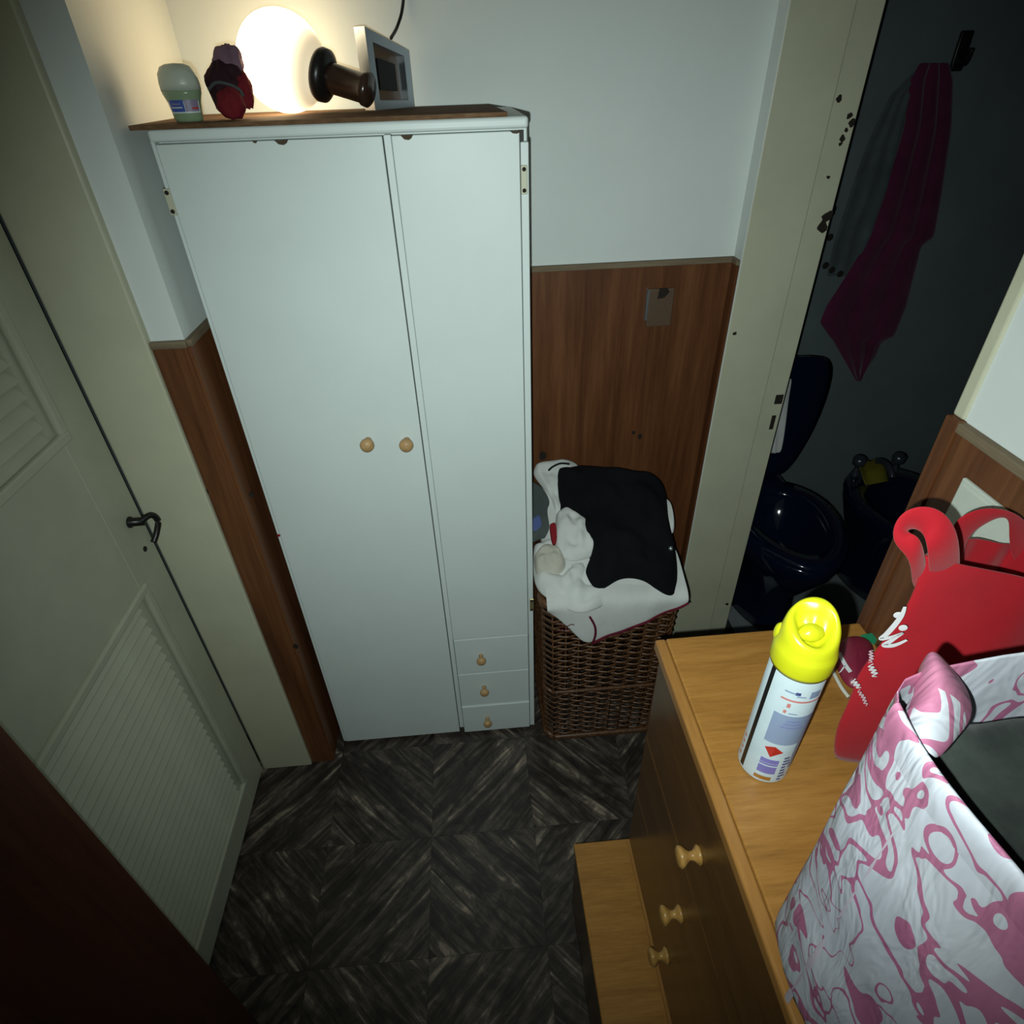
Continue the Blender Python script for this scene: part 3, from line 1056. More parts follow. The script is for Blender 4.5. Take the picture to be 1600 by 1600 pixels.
for o_ in (bt,):
    o_.parent = BG
    o_.location = o_.location - BG.location
B().tube(catmull(dc2, 5), 0.0028, 8).build('drawstring', M['black_cloth'], BG, True)

# liner: white cloth lapping over the front rim
NC = 15
gr = []
hem = []
for i in range(NC + 1):
    t = i / NC
    x = 0.146 + t * (0.512 - 0.146)
    # depth of the overhang, deepest near the left front corner
    tip = 0.245
    if x < tip:
        dz = 0.005 + 0.130 * ((x - 0.146) / (tip - 0.146)) ** 1.2
    else:
        dz = 0.135 * (1 - (x - tip) / (0.512 - tip)) ** 0.9 + 0.010
    wv_ = 0.004 * math.sin(t * 17) + 0.003 * math.sin(t * 31 + 1)
    rowp = [V((x, KY0 - 0.014 + wv_ * 0.7, KZ + 0.004 - dz)),
            V((x, KY0 - 0.016 + wv_ * 0.5, KZ + 0.004 - dz * 0.5)),
            V((x, KY0 - 0.018, KZ + 0.008)),
            V((x, KY0 - 0.003, KZ + 0.024)),
            V((x, KY0 + 0.022, KZ + 0.034 + wv_)),
            V((x, KY0 + 0.07, KZ + 0.056 + wv_ * 2)),
            V((x, KY0 + 0.13, KZ + 0.070 + wv_))]
    gr.append(rowp)
    hem.append(rowp[0])
ln = B().grid(gr).build('basket_liner', M['white_cloth'], None, True, org=(0.33, KY0, KZ))
solid(ln, 0.0025)
sub(ln, 2)
tag(ln, 'white cloth liner with maroon binding hanging over the front of the wicker basket', 'liner')
ih = min(range(len(hem)), key=lambda k: hem[k].z)
B().tube(catmull([p + V((0, -0.002, 0)) for p in hem[ih:]], 3), 0.0036, 8).build('hem_binding', M['maroon'], ln, True)
B().tube(catmull([hem[ih] + V((0, -0.002, 0)), hem[ih] + V((0.006, -0.004, 0.035)), hem[ih] + V((0.003, -0.004, 0.07)), hem[ih] + V((-0.012, 0.0, 0.105))], 5), 0.0032, 8).build('seam_binding', M['maroon'], ln, True)
for k, (a, b_) in enumerate(((880, 978), (886, 983), (892, 976), (878, 984))):
    p = at(a, b_, y=KY0 - 0.022)
    B().tube([p + V((-0.010, 0, -0.006)), p + V((0.0, -0.001, 0.002)), p + V((0.009, 0, -0.002))], 0.0011, 6).build('stitched_mark', M['maroon'], ln, True)

# ------------------------------------------------------------------ dresser
QX0, QX1 = 0.264, 0.606
QY0, QY1 = -0.36, 0.655
QZ = 0.95
dr = thing('dresser', 'honey coloured wooden chest of drawers with round knobs against the right wall', 'dresser', ((QX0 + QX1) / 2, 0.15, 0))
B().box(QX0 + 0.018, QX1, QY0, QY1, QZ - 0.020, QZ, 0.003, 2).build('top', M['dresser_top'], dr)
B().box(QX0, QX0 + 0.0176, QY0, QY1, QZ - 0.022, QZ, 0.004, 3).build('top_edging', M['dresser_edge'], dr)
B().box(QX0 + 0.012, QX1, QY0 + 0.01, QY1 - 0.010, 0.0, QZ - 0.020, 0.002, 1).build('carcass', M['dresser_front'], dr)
zs = [0.925, 0.718, 0.533, 0.345]
for k in range(3):
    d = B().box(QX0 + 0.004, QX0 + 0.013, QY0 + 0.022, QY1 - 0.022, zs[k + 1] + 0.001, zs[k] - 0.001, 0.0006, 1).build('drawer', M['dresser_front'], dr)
    for yk in (0.383, -0.085):
        zc = (0.811, 0.617, 0.444)[k]
        kn = B().lathe([(0.013, 0.0), (0.0135, 0.003), (0.010, 0.006), (0.0065, 0.010), (0.006, 0.015), (0.010, 0.020), (0.0145, 0.025), (0.015, 0.029), (0.011, 0.032), (0.0002, 0.033)],
                       (QX0 + 0.004, yk, zc), (-1, 0, 0), 22).build('knob', M['knob_honey'], d, True)
sb_ = B().box(0.157, QX0 + 0.014, QY0 + 0.01, QY1 - 0.004, 0.0, 0.285, 0.001, 1).build('base_box', M['dresser_front'], dr)
B().box(0.152, QX0 + 0.014, QY0 + 0.005, QY1 - 0.002, 0.285, 0.300, 0.003, 2).build('base_shelf', M['dresser_top'], dr)
B().box(QX0 + 0.006, QX0 + 0.015, QY0 + 0.005, QY1 - 0.006, 0.298, 0.306, 0.001, 1).build('shelf_bead', M['dresser_edge'], dr)

# ------------------------------------------------------------------ aerosol can
CC = V((0.347, 0.431, QZ))
can = thing('aerosol_can', 'white aerosol can with bright yellow cap standing on the dresser', 'spray can', CC)
BH = 0.206
B().lathe([(0.028, 0.0), (0.0312, 0.002), (0.0318, 0.005), (0.0310, 0.009), (0.0310, BH - 0.004), (0.0285, BH)], CC, (0, 0, 1), 40).build('can_body', M['can'], can, True)
# cap: flared collar, waisted, with a slanted hooded top and a sunken finger pad
cf = math.atan2(-CC.y, -CC.x)         # direction towards the viewer


def capring(h, r, tilt=0.0, n=44, tri=0.0):
    out = []
    for i in range(n):
        a = 2 * PI * i / n
        # side away from the viewer is raised: hood
        q = r * (1 + tri * math.cos(3 * (a - cf - 0.2)))
        out.append(CC + V((q * math.cos(a), q * math.sin(a), BH + h - tilt * math.cos(a - cf - 0.35) + 0.0025 * math.cos(2 * (a - cf) + 0.6) * (h > 0.03))))
    return out


cr = [capring(-0.006, 0.0322), capring(0.0, 0.0335), capring(0.018, 0.0335), capring(0.023, 0.0328, 0.001), capring(0.030, 0.0310, 0.004),
      capring(0.040, 0.0300, 0.010), capring(0.050, 0.0285, 0.013), capring(0.0545, 0.0262, 0.0145), capring(0.0555, 0.0235, 0.0145),
      capring(0.0535, 0.0195, 0.014, 44, 0.10), capring(0.046, 0.0160, 0.012, 44, 0.14), capring(0.042, 0.011, 0.008, 44, 0.1), capring(0.042, 0.001, 0.002)]
cap = B().rings(cr).build('cap', M['yellow'], can, True)
pd = V((math.cos(cf), math.sin(cf), 0))
blob('spray_button', CC + V((0, 0, BH + 0.043)) + pd * 0.003, 0.0135, M['yellow'], cap, 1, 0.12, 1.2, (1.05, 0.8, 0.75), 24)
# notch on the left flank of the hood
lf = V((-math.sin(cf), math.cos(cf), 0))
blob('side_notch', CC + V((0, 0, BH + 0.026)) - lf * 0.0285 + pd * 0.002, 0.0085, M['yellow'], cap, 2, 0.05, 1, (0.8, 1.0, 1.7), 18)

R0 = 0.0311


def cw(a0, a1, z0, z1, mat, n=6, name='print', lift=0.0003):
    # a grows to the right as seen by the viewer
    return wrap(CC, R0, R0, z0, z1, a0, a1, cf, M[mat], can, name, n, 1.0, lift)


cw(-50, -38, 0.004, BH - 0.004, 'can_black', 3, 'black_stripe')
cw(-13, 62, 0.084, 0.140, 'can_blue', 12, 'text_panel')
cw(-10, 80, 0.1655, 0.1685, 'can_pink', 14, 'red_line', 0.0005)
cw(-7, 16, 0.1785, 0.1810, 'can_blue', 5, 'title_print')
cw(14, 24, 0.1775, 0.1825, 'can_navy', 4, 'title_print')
cw(18, 36, 0.1745, 0.1765, 'can_blue', 5, 'title_print')
cw(44, 68, 0.172, 0.184, 'can_blue', 5, 'title_print')
cw(6, 13, 0.154, 0.161, 'can_pink', 3, 'small_print')
cw(3, 9, 0.1435, 0.149, 'can_pink', 3, 'small_print')
cw(14, 32, 0.1435, 0.1455, 'can_blue', 3, 'small_print')
for k in range(3):
    cw(8 + k * 4, 56 - k * 6, 0.118 + k * 0.006, 0.1192 + k * 0.006, 'can_lilac', 6, 'text_line', 0.0006)
# hazard diamond
dm = []
for (a, z) in ((-6, 0.073), (14, 0.079), (35, 0.069), (11, 0.057)):
    aa = cf + math.radians(a)
    dm.append(V((CC.x + (R0 + 0.0007) * math.cos(aa), CC.y + (R0 + 0.0007) * math.sin(aa), CC.z + z)))
bmid = V((CC.x + (R0 + 0.0010) * math.cos(cf + math.radians(14)), CC.y + (R0 + 0.0010) * math.sin(cf + math.radians(14)), CC.z + 0.0695))
bb = B()
vs = [bb.bm.verts.new(p) for p in dm]
vc = bb.bm.verts.new(bmid)
for k in range(4):
    bb.bm.faces.new((vs[k], vs[(k + 1) % 4], vc))
bb.build('hazard_diamond', M['can_red'], can)
for (z0, z1) in ((0.0215, 0.0365), (0.0390, 0.0425), (0.0432, 0.0515)):
    cw(-6, 34, z0, z1, 'can_lilac', 6, 'barcode')
cw(-8, 30, 0.007, 0.0145, 'can_orange', 5, 'orange_bar')
for k in range(8):
    cw(44, 54 + (k * 7) % 9, 0.008 + k * 0.0065, 0.0115 + k * 0.0065, 'can_navy', 3, 'side_print')
for k in range(4):
    cw(-66, -58, 0.018 + k * 0.012, 0.023 + k * 0.012, 'can_pink', 3, 'side_print')
cw(62, 85, 0.03, 0.14, 'can_blue', 6, 'text_panel')

# ------------------------------------------------------------------ red shopping bag
RF = V((0.433, 0.413, QZ))
RR = V((0.600, 0.370, QZ))
RB = V((0.602, 0.500, QZ))
RL = V((0.528, 0.500, QZ))
red = thing('red_tote_bag', 'red fabric shopping bag with white script standing behind the printed bag', 'bag', ((RF + RB) / 2).to_tuple())


fn = ((RR - RF).cross(V((0, 0, 1)))).normalized()
if fn.y > 0:
    fn = -fn
CORNER = [on_plane(a, b_, RF, fn) for a, b_ in ((1300, 1199), (1295, 1166), (1304, 1126), (1322, 1096), (1330, 1058), (1362, 1016), (1386, 985), (1412, 950), (1428, 905), (1438, 868))]


def corner_at(z):
    # free front edge of the bag: flared foot, drawn in towards the handles
    if z <= CORNER[0].z:
        p = CORNER[0]
    elif z >= CORNER[-1].z:
        p = CORNER[-1]
    else:
        for a, b_ in zip(CORNER[:-1], CORNER[1:]):
            if a.z <= z <= b_.z:
                p = a.lerp(b_, (z - a.z) / (b_.z - a.z))
                break
    return V((p.x, p.y, QZ))


def rband(a, b_, n, bulge, h, seed):
    out = []
    nr = (b_ - a).cross(V((0, 0, 1))).normalized()
    for k in range(n):
        t = k / n
        p = a.lerp(b_, t)
        p = p + nr * (bulge * math.sin(PI * t) * math.sin(PI * min(1, h * 0.9 + 0.1)) + 0.006 * fbm((t * 2 + seed, h * 2, seed), 1.7) * math.sin(PI * t))
        out.append(p)
    return out


# heights: front drops to the right, back stays up
rr = []
HN = 12
for j in range(HN + 1):
    h = j / HN
    c = [RF, RR, RB, RL]
    top = [CORNER[-1].z, at(1600, 938, y=0.385).z, at(1600, 850, y=0.49).z, at(1492, 838, y=0.495).z]
    pts = []
    lean = [V((0.010, 0.004, 0)), V((0.0, 0.01, 0)), V((0, -0.01, 0)), V((0.004, -0.01, 0))]
    cc = [V((c[k].x, c[k].y, QZ)) + lean[k] * h for k in range(4)]
    cc[0] = corner_at(top[0] * h + QZ * (1 - h))
    seq = rband(cc[0], cc[1], 12, 0.012, h, 1) + rband(cc[1], cc[2], 8, -0.004, h, 2) + rband(cc[2], cc[3], 12, -0.008, h, 3) + rband(cc[3], cc[0], 8, -0.012, h, 4)
    tops = []
    for (i0, i1, nn_) in ((0, 1, 12), (1, 2, 8), (2, 3, 12), (3, 0, 8)):
        for k in range(nn_):
            tops.append(top[i0] + (top[i1] - top[i0]) * k / nn_)
    rr.append([V((p.x, p.y, QZ + 0.002 + (tp - QZ) * h)) for p, tp in zip(seq, tops)])
body = B().rings(rr, True, False).build('bag_body', M['redbag'], red, True)
solid(body, 0.0015, -1)
sub(body, 1)


def strap(pts, wdt, side, mat, name, parent, n=8, t=0.0018):
    path = catmull(pts, n)
    rows = []
    for i, p in enumerate(path):
        d = (path[min(i + 1, len(path) - 1)] - path[max(i - 1, 0)]).normalized()
        s = side[0].lerp(side[1], i / (len(path) - 1)) if isinstance(side, tuple) else side
        s = (s - d * s.dot(d)).normalized()
        rows.append([p - s * wdt / 2, p, p + s * wdt / 2])
    o = B().grid(rows).build(name, mat, parent, True)
    solid(o, t)
    sub(o, 1)
    return o


def rp(px, py, y):
    return at(px, py, y=y)


def ribbon_px(outer, inner, ys, mat, name, parent, bow=0.004):
    rows = []
    for (o_, i_, yy) in zip(outer, inner, ys):
        a = at(*o_, y=yy + 0.004)
        c_ = at(*i_, y=yy + 0.004)
        m_ = (a + c_) / 2 + V((-0.4, -0.8, 0.3)).normalized() * bow
        rows.append([a, m_, c_])
    o = B().grid(rows).build(name, mat, parent, True)
    solid(o, 0.002)
    sub(o, 2)
    return o


ribbon_px([(1500, 915), (1502, 862), (1496, 825), (1475, 797), (1445, 788), (1414, 795), (1395, 818), (1393, 848), (1414, 866), (1424, 885), (1424, 920)],
          [(1452, 915), (1450, 875), (1447, 850), (1443, 838), (1438, 831), (1429, 826), (1417, 828), (1422, 833), (1434, 836), (1446, 856), (1450, 920)],
          [0.420, 0.402, 0.402, 0.408, 0.413, 0.416, 0.417, 0.413, 0.408, 0.405, 0.424], M['redbag'], 'handle', red, 0.004)
ribbon_px([(1476, 875), (1480, 845), (1490, 815), (1507, 803), (1530, 794), (1560, 793), (1595, 803), (1622, 835), (1636, 880)],
          [(1506, 880), (1508, 850), (1520, 833), (1533, 823), (1552, 812), (1568, 807), (1578, 814), (1574, 842), (1584, 885)],
          [0.478, 0.476, 0.474, 0.472, 0.472, 0.472, 0.474, 0.476, 0.478], M['redbag'], 'handle', red, 0.002)

# lettering on the front panel
def redp(px, py, d=0.0085):
    return on_plane(px, py, RF + fn * d, fn)


def stroke(pxs, w, name, mat, parent, d=0.0165):
    pts = catmull([redp(a, b_, d) for a, b_ in pxs], 6)
    rows = []
    for i, p in enumerate(pts):
        dd = (pts[min(i + 1, len(pts) - 1)] - pts[max(i - 1, 0)]).normalized()
        s_ = dd.cross(fn).normalized() * w * (0.45 + 0.55 * math.sin(PI * (i + 0.5) / len(pts)))
        rows.append([p - s_, p + s_])
    return B().grid(rows).build(name, mat, parent, True)


LM = M['print_white']
stroke([(1414, 948), (1411, 957), (1406, 966), (1396, 979), (1385, 991), (1377, 998), (1391, 996), (1411, 989)], 0.0030, 'script_letter', LM, body)
stroke([(1411, 989), (1400, 996), (1391, 1002), (1382, 1008), (1393, 1009), (1404, 1006), (1417, 1000)], 0.0030, 'script_letter', LM, body)
for (a, b_) in ((1403, 961), (1411, 981)):
    p = redp(a, b_, 0.0165)
    B().lathe([(0.0042, 0), (0.0040, 0.0004), (0.0002, 0.0005)], p, fn, 14).build('script_dot', LM, body)




def scribble(p0, p1, n, amp, w, d, name, mat, parent):
    # worn, unreadable small lettering: a run of narrow up-and-down strokes
    pxs = []
    dx, dy = p1[0] - p0[0], p1[1] - p0[1]
    ln_ = math.hypot(dx, dy)
    for k in range(n + 1):
        t = k / n
        a_ = amp * (1 if k % 2 else -1) * (0.75 + 0.25 * math.sin(k * 2.3))
        pxs.append((p0[0] + dx * t - dy / ln_ * a_, p0[1] + dy * t + dx / ln_ * a_))
    return stroke(pxs, w, name, mat, parent, d)


scribble((1362, 1016), (1360, 1036), 9, 3.6, 0.0010, 0.0165, 'small_lettering', M['print_pale'], body)
scribble((1361, 1038), (1367, 1058), 8, 5.2, 0.0012, 0.0165, 'small_lettering', M['print_white'], body)
scribble((1334, 1062), (1342, 1076), 6, 4.2, 0.0013, 0.0165, 'small_lettering', M['print_white'], body)
scribble((1342, 1078), (1355, 1102), 11, 3.0, 0.0010, 0.0165, 'small_lettering', M['print_pale'], body)

# maroon wrapper and green paper lying left of the red bag
wz = QZ + 0.001
wq = [at(1306, 1008, z=wz), at(1322, 998, z=wz), at(1352, 1000, z=wz), at(1366, 1018, z=wz), at(1362, 1050, z=wz), at(1338, 1085, z=wz), at(1318, 1072, z=wz), at(1304, 1045, z=wz)]
wcx = sum(wq, V()) / len(wq)
rows_ = []
for s, hgt in ((1.0, 0.0), (1.02, 0.004), (0.94, 0.012), (0.7, 0.019), (0.35, 0.023), (0.01, 0.024)):
    rows_.append([wcx + (p - wcx) * s + V((0, 0, hgt + 0.003 * mnoise.noise(p * 40 + V((s, 0, 0))))) for p in wq])
mw = sub(B().rings(rows_).build('maroon_packet', M['maroon_plastic'], None, True, org=wcx), 2)
tag(mw, 'shiny maroon packet with white letters lying between the spray can and red bag', 'packet')
for pts_, w_ in (([(1311, 1020), (1317, 1032), (1323, 1042), (1329, 1050)], 0.0042), ([(1320, 1040), (1316, 1046), (1312, 1051)], 0.0030)):
    pp = catmull([at(a, b_, z=QZ + 0.0268) for a, b_ in pts_], 5)
    B().grid([[p + V((-w_ * 0.8, -w_ * 0.3, 0)), p + V((w_ * 0.8, w_ * 0.3, 0))] for p in pp]).build('white_mark', M['print_white'], mw)
be = catmull([at(a, b_, z=QZ + 0.003) for a, b_ in ((1300, 1046), (1308, 1062), (1316, 1076), (1326, 1089))], 4)
B().tube(be, 0.0028, 8).build('pale_edge', M['cream_cloth'], mw, True)
gp = [at(1344, 993, z=QZ), at(1378, 987, z=QZ), at(1366, 1008, z=QZ)]
gpo = B().poly(gp, 0.0012, (0, 0, 1)).build('green_paper', M['green'], None, org=gp[0])
tag(gpo, 'small green paper corner sticking out behind the maroon packet', 'paper')

# ------------------------------------------------------------------ printed pink and white bag
pk = thing('printed_shopping_bag', 'white shopping bag with pink swirling print in the right foreground', 'bag', (0.39, 0.06, QZ))
PX0, PX1, PY0, PY1, PZ = 0.272, 0.520, -0.16, 0.252, 1.355


def pring(h):
    """cross-section of the bag at relative height h"""
    out = []
    # left panel from far to near, creased at y=.18
    left = [(0.277, PY1), (0.270, 0.228), (0.266, 0.205), (0.2645, 0.182), (0.268, 0.15), (0.272, 0.10), (0.270, 0.05), (0.268, 0.0), (0.268, -0.06), (0.270, -0.11), (0.274, PY0)]
    near = [(0.33, PY0 - 0.006), (0.39, PY0 - 0.004), (0.45, PY0 - 0.004), (0.51, PY0)]
    right = [(0.516, -0.10), (0.520, -0.03), (0.520, 0.04), (0.518, 0.11), (0.512, 0.18), (0.506, PY1 - 0.006)]
    far = [(0.46, PY1 + 0.008), (0.41, PY1 + 0.012), (0.36, PY1 + 0.010), (0.315, PY1 + 0.004)]
    for k, (x, y) in enumerate(left + near + right + far):
        f = fbm((x * 3, y * 3, h * 2.2), 3.0)
        dx = 0.0055 * f * math.sin(PI * min(1, h * 0.85 + 0.15))
        tw = -0.012 * h if k in (1, 2, 3, 4) else 0.0
        top = 1.0
        z = QZ + 0.0015 + (PZ - QZ) * h
        # rim sags towards the viewer
        if h > 0.7:
            sag = max(0, (0.16 - y)) * 0.10 * (h - 0.7) / 0.3
            z -= min(sag, 0.035)
        out.append(V((x + dx + tw * 0.7, y + dx * 0.6, z)))
    return out


NR = 16
rings_ = [pring(j / NR) for j in range(NR + 1)]
pb = B().rings(rings_, True, False).build('bag_body', M['pinkbag'], pk, True)
solid(pb, 0.0016, -1)
sub(pb, 1)
# crease seam down the left panel
seam = [r[3] + V((-0.0012, 0, 0)) for r in rings_[:-3]]
rows_ = []
for p in seam:
    rows_.append([p + V((0.0030, 0.0036, 0)), p + V((0.0016, 0, 0)), p + V((0.0030, -0.0036, 0))])
B().grid(rows_).build('side_seam', M['pinkseam'], pb, True)
# rolled hem round the mouth
hemr = rings_[-1]
rows_ = []
for i in range(1, 12):
    p = hemr[i]
    lo = rings_[-2][i]
    rows_.append([lo + V((-0.0004, 0, -0.004)), p.lerp(lo, 0.5) + V((-0.0026, 0, 0)), p + V((-0.0026, 0, -0.001)), p + V((0.0005, 0, 0.0035)), p + V((0.0045, 0, 0.000)), p + V((0.007, 0, -0.018))])
rb_ = B().grid(rows_).build('rim_band', M['pinkbag'], pb, True)
sub(rb_, 2)
# folded-over corner flap and handle lying on the far rim
fp = [[(1432, 1050), (1448, 1012), (1475, 1024), (1505, 1062)], [(1424, 1080), (1460, 1050), (1492, 1062), (1522, 1092)],
      [(1412, 1112), (1450, 1092), (1488, 1108), (1516, 1130)], [(1412, 1134), (1444, 1130), (1474, 1150), (1496, 1152)], [(1426, 1170), (1440, 1172), (1458, 1182), (1468, 1186)]]
fd = [[0.262, 0.262, 0.262, 0.258], [0.247, 0.240, 0.238, 0.240], [0.236, 0.226, 0.222, 0.226], [0.222, 0.212, 0.206, 0.210], [0.202, 0.198, 0.194, 0.196]]
fl_rows = [[at(px, py, y=yy) for (px, py), yy in zip(r, dr_)] for r, dr_ in zip(fp, fd)]
fl_rows = [[p + V((1, 0.4, 0.6)) * 0.004 * mnoise.noise(p * 60) for p in rw] for rw in fl_rows]
flap = B().grid(fl_rows).build('corner_flap', M['pinkbag'], pk, True)
solid(flap, 0.003)
sub(flap, 3)
# dark folded garment inside the bag
dg_c = V((0.395, 0.05, 1.29))
rows_ = []
NU, NV_ = 26, 34
for i in range(NU + 1):
    row = []
    for j in range(NV_ + 1):
        x = 0.283 + (0.503 - 0.283) * i / NU
        y = -0.145 + (0.240 + 0.145) * j / NV_
        ed = min(i, NU - i) / NU
        z = 1.306 + 0.012 * fbm((x, y, 2), 14) + 0.005 * fbm((x, y, 5), 45) - 0.05 * max(0, 0.10 - ed) * 4 - 0.25 * max(0, 0.02 - y) * 0.3
        row.append(V((x, y, z)))
    rows_.append(row)
top_ = rows_
bot = [[V((p.x, p.y, QZ + 0.02)) for p in r] for r in rows_]
gb = B()
gb.grid(top_)
# skirt down to the bag floor
border = [top_[0][j] for j in range(NV_ + 1)] + [top_[i][NV_] for i in range(1, NU + 1)] + [top_[NU][j] for j in range(NV_ - 1, -1, -1)] + [top_[i][0] for i in range(NU - 1, 0, -1)]
low = [V((p.x, p.y, QZ + 0.012)) for p in border]
gb.rings([low, border], True, False)
bmesh.ops.remove_doubles(gb.bm, verts=gb.bm.verts[:], dist=0.0005)
gin = gb.build('charcoal_garment', M['dkgarment'], None, True, org=(0.39, 0.05, QZ + 0.012))
tag(gin, 'dark charcoal fleece garment stuffed inside the pink printed bag', 'garment')

# ------------------------------------------------------------------ white square plate on the right panelling
pl = thing('white_wall_panel', 'off-white flat square panel fixed to the brown panelling behind the red bag', 'panel', (XR - 0.008, 0.52, 1.19))
B().box(XR - 0.014, XR - 0.008, 0.435, 0.598, 1.10, 1.270, 0.002, 2).build('panel_face', M['plate'], pl)
B().box(XR - 0.016, XR - 0.013, 0.441, 0.592, 1.106, 1.264, 0.001, 1).build('panel_inset', M['plate'], pl)

# ------------------------------------------------------------------ bathroom fixtures


def egg(cx, cy, z, rx, ry, n=36, k=0.18):
    """egg outline, narrow end towards -y"""
    out = []
    for i in range(n):
        a = 2 * PI * i / n
        s = math.sin(a)
        out.append(V((cx + rx * math.cos(a) * (1 + k * s), cy + ry * s, z)))
    return out


tx, ty = 1.050, 1.60
tl = thing('toilet', 'navy blue glazed toilet with raised lid behind the bathroom door post', 'toilet', (tx, ty, 0))
B().rings([egg(tx, ty + 0.05, 0.0, 0.115, 0.20), egg(tx, ty + 0.05, 0.03, 0.105, 0.19), egg(tx, ty + 0.05, 0.16, 0.095, 0.17), egg(tx, ty + 0.02, 0.26, 0.135, 0.21),
           egg(tx, ty, 0.34, 0.172, 0.245), egg(tx, ty, 0.385, 0.182, 0.255), egg(tx, ty, 0.398, 0.176, 0.25), egg(tx, ty, 0.398, 0.125, 0.19),
           egg(tx, ty, 0.34, 0.11, 0.17), egg(tx, ty + 0.02, 0.27, 0.05, 0.07)]).build('bowl', M['navy'], tl, True)
B().rings([egg(tx, ty, 0.400, 0.184, 0.257), egg(tx, ty, 0.410, 0.188, 0.260), egg(tx, ty, 0.420, 0.180, 0.252), egg(tx, ty, 0.420, 0.13, 0.19), egg(tx, ty, 0.404, 0.124, 0.184)], False, False).build('seat', M['navy'], tl, True)
lr = []
for (h, wd_) in ((0.0, 0.07), (0.06, 0.105), (0.14, 0.145), (0.24, 0.175), (0.34, 0.188), (0.41, 0.182), (0.445, 0.155), (0.46, 0.10)):
    yy = ty + 0.26 + h * 0.10
    lr.append([V((tx + 0.045 - wd_, yy, 0.425 + h)), V((tx + 0.045 - wd_ * 0.5, yy - 0.014, 0.425 + h)), V((tx + 0.045 + wd_ * 0.5, yy - 0.014, 0.425 + h)), V((tx + 0.045 + wd_, yy, 0.425 + h)),
               V((tx + 0.045 + wd_ * 0.5, yy + 0.012, 0.425 + h)), V((tx + 0.045 - wd_ * 0.5, yy + 0.012, 0.425 + h))])
sub(B().rings(lr).build('lid', M['navy'], tl, True), 1)
B().box(tx - 0.17, tx + 0.17, ty + 0.36, ty + 0.52, 0.42, 0.80, 0.03, 4).build('tank', M['navy'], tl, True)
B().box(tx - 0.10, tx + 0.10, ty + 0.20, ty + 0.50, 0.30, 0.43, 0.03, 3).build('tank_neck', M['navy'], tl, True)
# pale cloth hanging beside the lid
rows_ = []
for k in range(9):
    h = k / 8
    z = 0.84 - 0.30 * h
    rows_.append([V((tx - 0.030 + 0.060 * h + (0.055 - 0.035 * h) * t + 0.006 * math.sin(t * 9), ty + 0.24 + 0.006 * math.sin(t * 7 + h * 5), z)) for t in (-1, -0.5, 0, 0.5, 1)])
rg = solid(B().grid(rows_).build('pale_rag', M['white_cloth'], None, True, org=(tx, ty + 0.24, 0.6)), 0.004)
sub(rg, 1)
tag(rg, 'pale cloth hanging in front of the raised navy toilet lid', 'cloth')

bxx, byy = 1.545, 1.66
bi = thing('bidet', 'dark navy bidet with two taps to the right of the toilet', 'bidet', (bxx, byy, 0))
B().rings([egg(bxx, byy + 0.04, 0.0, 0.12, 0.19), egg(bxx, byy + 0.04, 0.04, 0.115, 0.185), egg(bxx, byy + 0.04, 0.15, 0.11, 0.175), egg(bxx, byy + 0.02, 0.26, 0.15, 0.23),
           egg(bxx, byy, 0.35, 0.182, 0.275), egg(bxx, byy, 0.385, 0.188, 0.28), egg(bxx, byy, 0.395, 0.180, 0.272), egg(bxx, byy - 0.02, 0.392, 0.135, 0.20), egg(bxx, byy - 0.02, 0.31, 0.10, 0.15)]).build('basin', M['navy'], bi, True)
for dx in (-0.10, 0.055):
    t_ = B().lathe([(0.016, 0.385), (0.016, 0.41), (0.010, 0.425), (0.010, 0.44), (0.023, 0.447), (0.025, 0.470), (0.018, 0.478), (0.0002, 0.48)], (bxx + dx, byy + 0.215, 0), (0, 0, 1), 16).build('tap', M['tap'], bi, True)
B().tube(catmull([(bxx - 0.02, byy + 0.22, 0.39), (bxx - 0.02, byy + 0.22, 0.45), (bxx - 0.02, byy + 0.16, 0.465), (bxx - 0.02, byy + 0.12, 0.44)], 6), 0.011, 10).build('spout', M['tap'], bi, True)
yc = at(1322, 712, y=byy + 0.20)
rows_ = []
for k in range(8):
    h = k / 7
    rows_.append([V((bxx - 0.115 + 0.10 * t + 0.02 * h, byy + 0.235 - 0.09 * h + 0.01 * math.sin(t * 8), 0.455 - 0.055 * h + 0.012 * math.sin(t * 6 + h * 4))) for t in (0, 0.25, 0.5, 0.75, 1.0)])
yr = solid(B().grid(rows_).build('mustard_rag', M['yellowcloth'], None, True, org=(bxx - 0.06, byy + 0.2, 0.42)), 0.006)
sub(yr, 2)
tag(yr, 'mustard yellow rag lying over the bidet taps', 'rag')


# towels on the bathroom wall


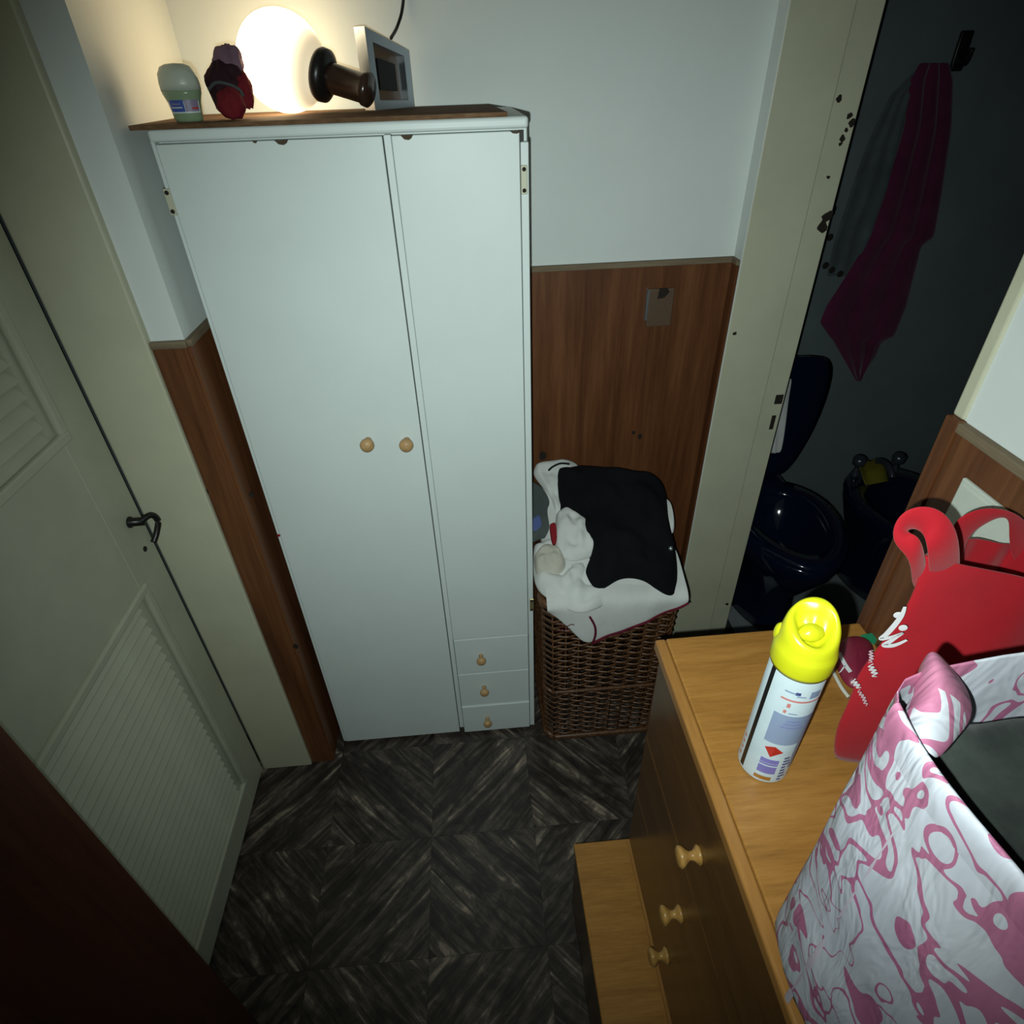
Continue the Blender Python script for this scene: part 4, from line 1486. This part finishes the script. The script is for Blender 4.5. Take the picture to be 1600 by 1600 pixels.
def towel(name, outline, y, mat, label, seed, amp=0.006, fr=40):
    """outline: list of (py, px left, px right) at plane y"""
    rows_ = []
    keys = outline
    for i in range(len(keys) - 1):
        for k in range(5):
            t = k / 5
            py = keys[i][0] + (keys[i + 1][0] - keys[i][0]) * t
            a = keys[i][1] + (keys[i + 1][1] - keys[i][1]) * t
            b_ = keys[i][2] + (keys[i + 1][2] - keys[i][2]) * t
            rows_.append((py, a, b_))
    rows_.append(keys[-1])
    out = []
    for (py, a, b_) in rows_:
        row = []
        for j in range(17):
            p = at(a + (b_ - a) * j / 16, py, y=y)
            p.y += amp * math.sin(j * 1.15 + seed + 0.002 * py) + 0.5 * amp * math.sin(j * 2.3 + seed)
            row.append(p)
        out.append(row)
    o = B().grid(out).build(name, mat, None, True, org=out[0][8])
    solid(o, 0.005)
    sub(o, 1)
    tag(o, label, 'towel')
    return o


tw = towel('magenta_towel', [(98, 1440, 1482), (125, 1424, 1490), (200, 1415, 1488), (300, 1385, 1474), (370, 1362, 1462), (385, 1352, 1442), (440, 1318, 1428), (480, 1292, 1418), (505, 1282, 1408),
                             (525, 1296, 1400), (535, 1304, 1380), (560, 1318, 1368), (596, 1338, 1344)], BY - 0.035, M['pinktowel'],
           'dark magenta towel hanging in folds from a hook on the bathroom wall', 1)
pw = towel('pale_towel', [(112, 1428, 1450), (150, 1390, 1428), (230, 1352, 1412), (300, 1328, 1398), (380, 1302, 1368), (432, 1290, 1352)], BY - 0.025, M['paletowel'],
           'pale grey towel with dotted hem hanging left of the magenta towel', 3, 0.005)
for (px, py) in ((1290, 415), (1300, 422), (1313, 428), (1297, 371)):
    p = at(px, py, y=BY - 0.040)
    B().lathe([(0.012, 0), (0.010, 0.003), (0.0002, 0.0035)], p, (0, -1, 0), 10).build('hem_dot', M['hole'], pw)
hk = at(1500, 80, y=BY)
hko = B()
hko.box(hk.x - 0.02, hk.x + 0.02, BY - 0.012, BY, hk.z - 0.05, hk.z + 0.05, 0.004, 2)
hko.tube(catmull([(hk.x, BY - 0.01, hk.z - 0.02), (hk.x - 0.005, BY - 0.05, hk.z - 0.03), (hk.x - 0.01, BY - 0.065, hk.z + 0.005)], 6), 0.008, 8)
tag(hko.build('towel_hook', M['black'], None, True, org=(hk.x, BY, hk.z)), 'dark wall hook on the bathroom wall above the towels', 'hook')
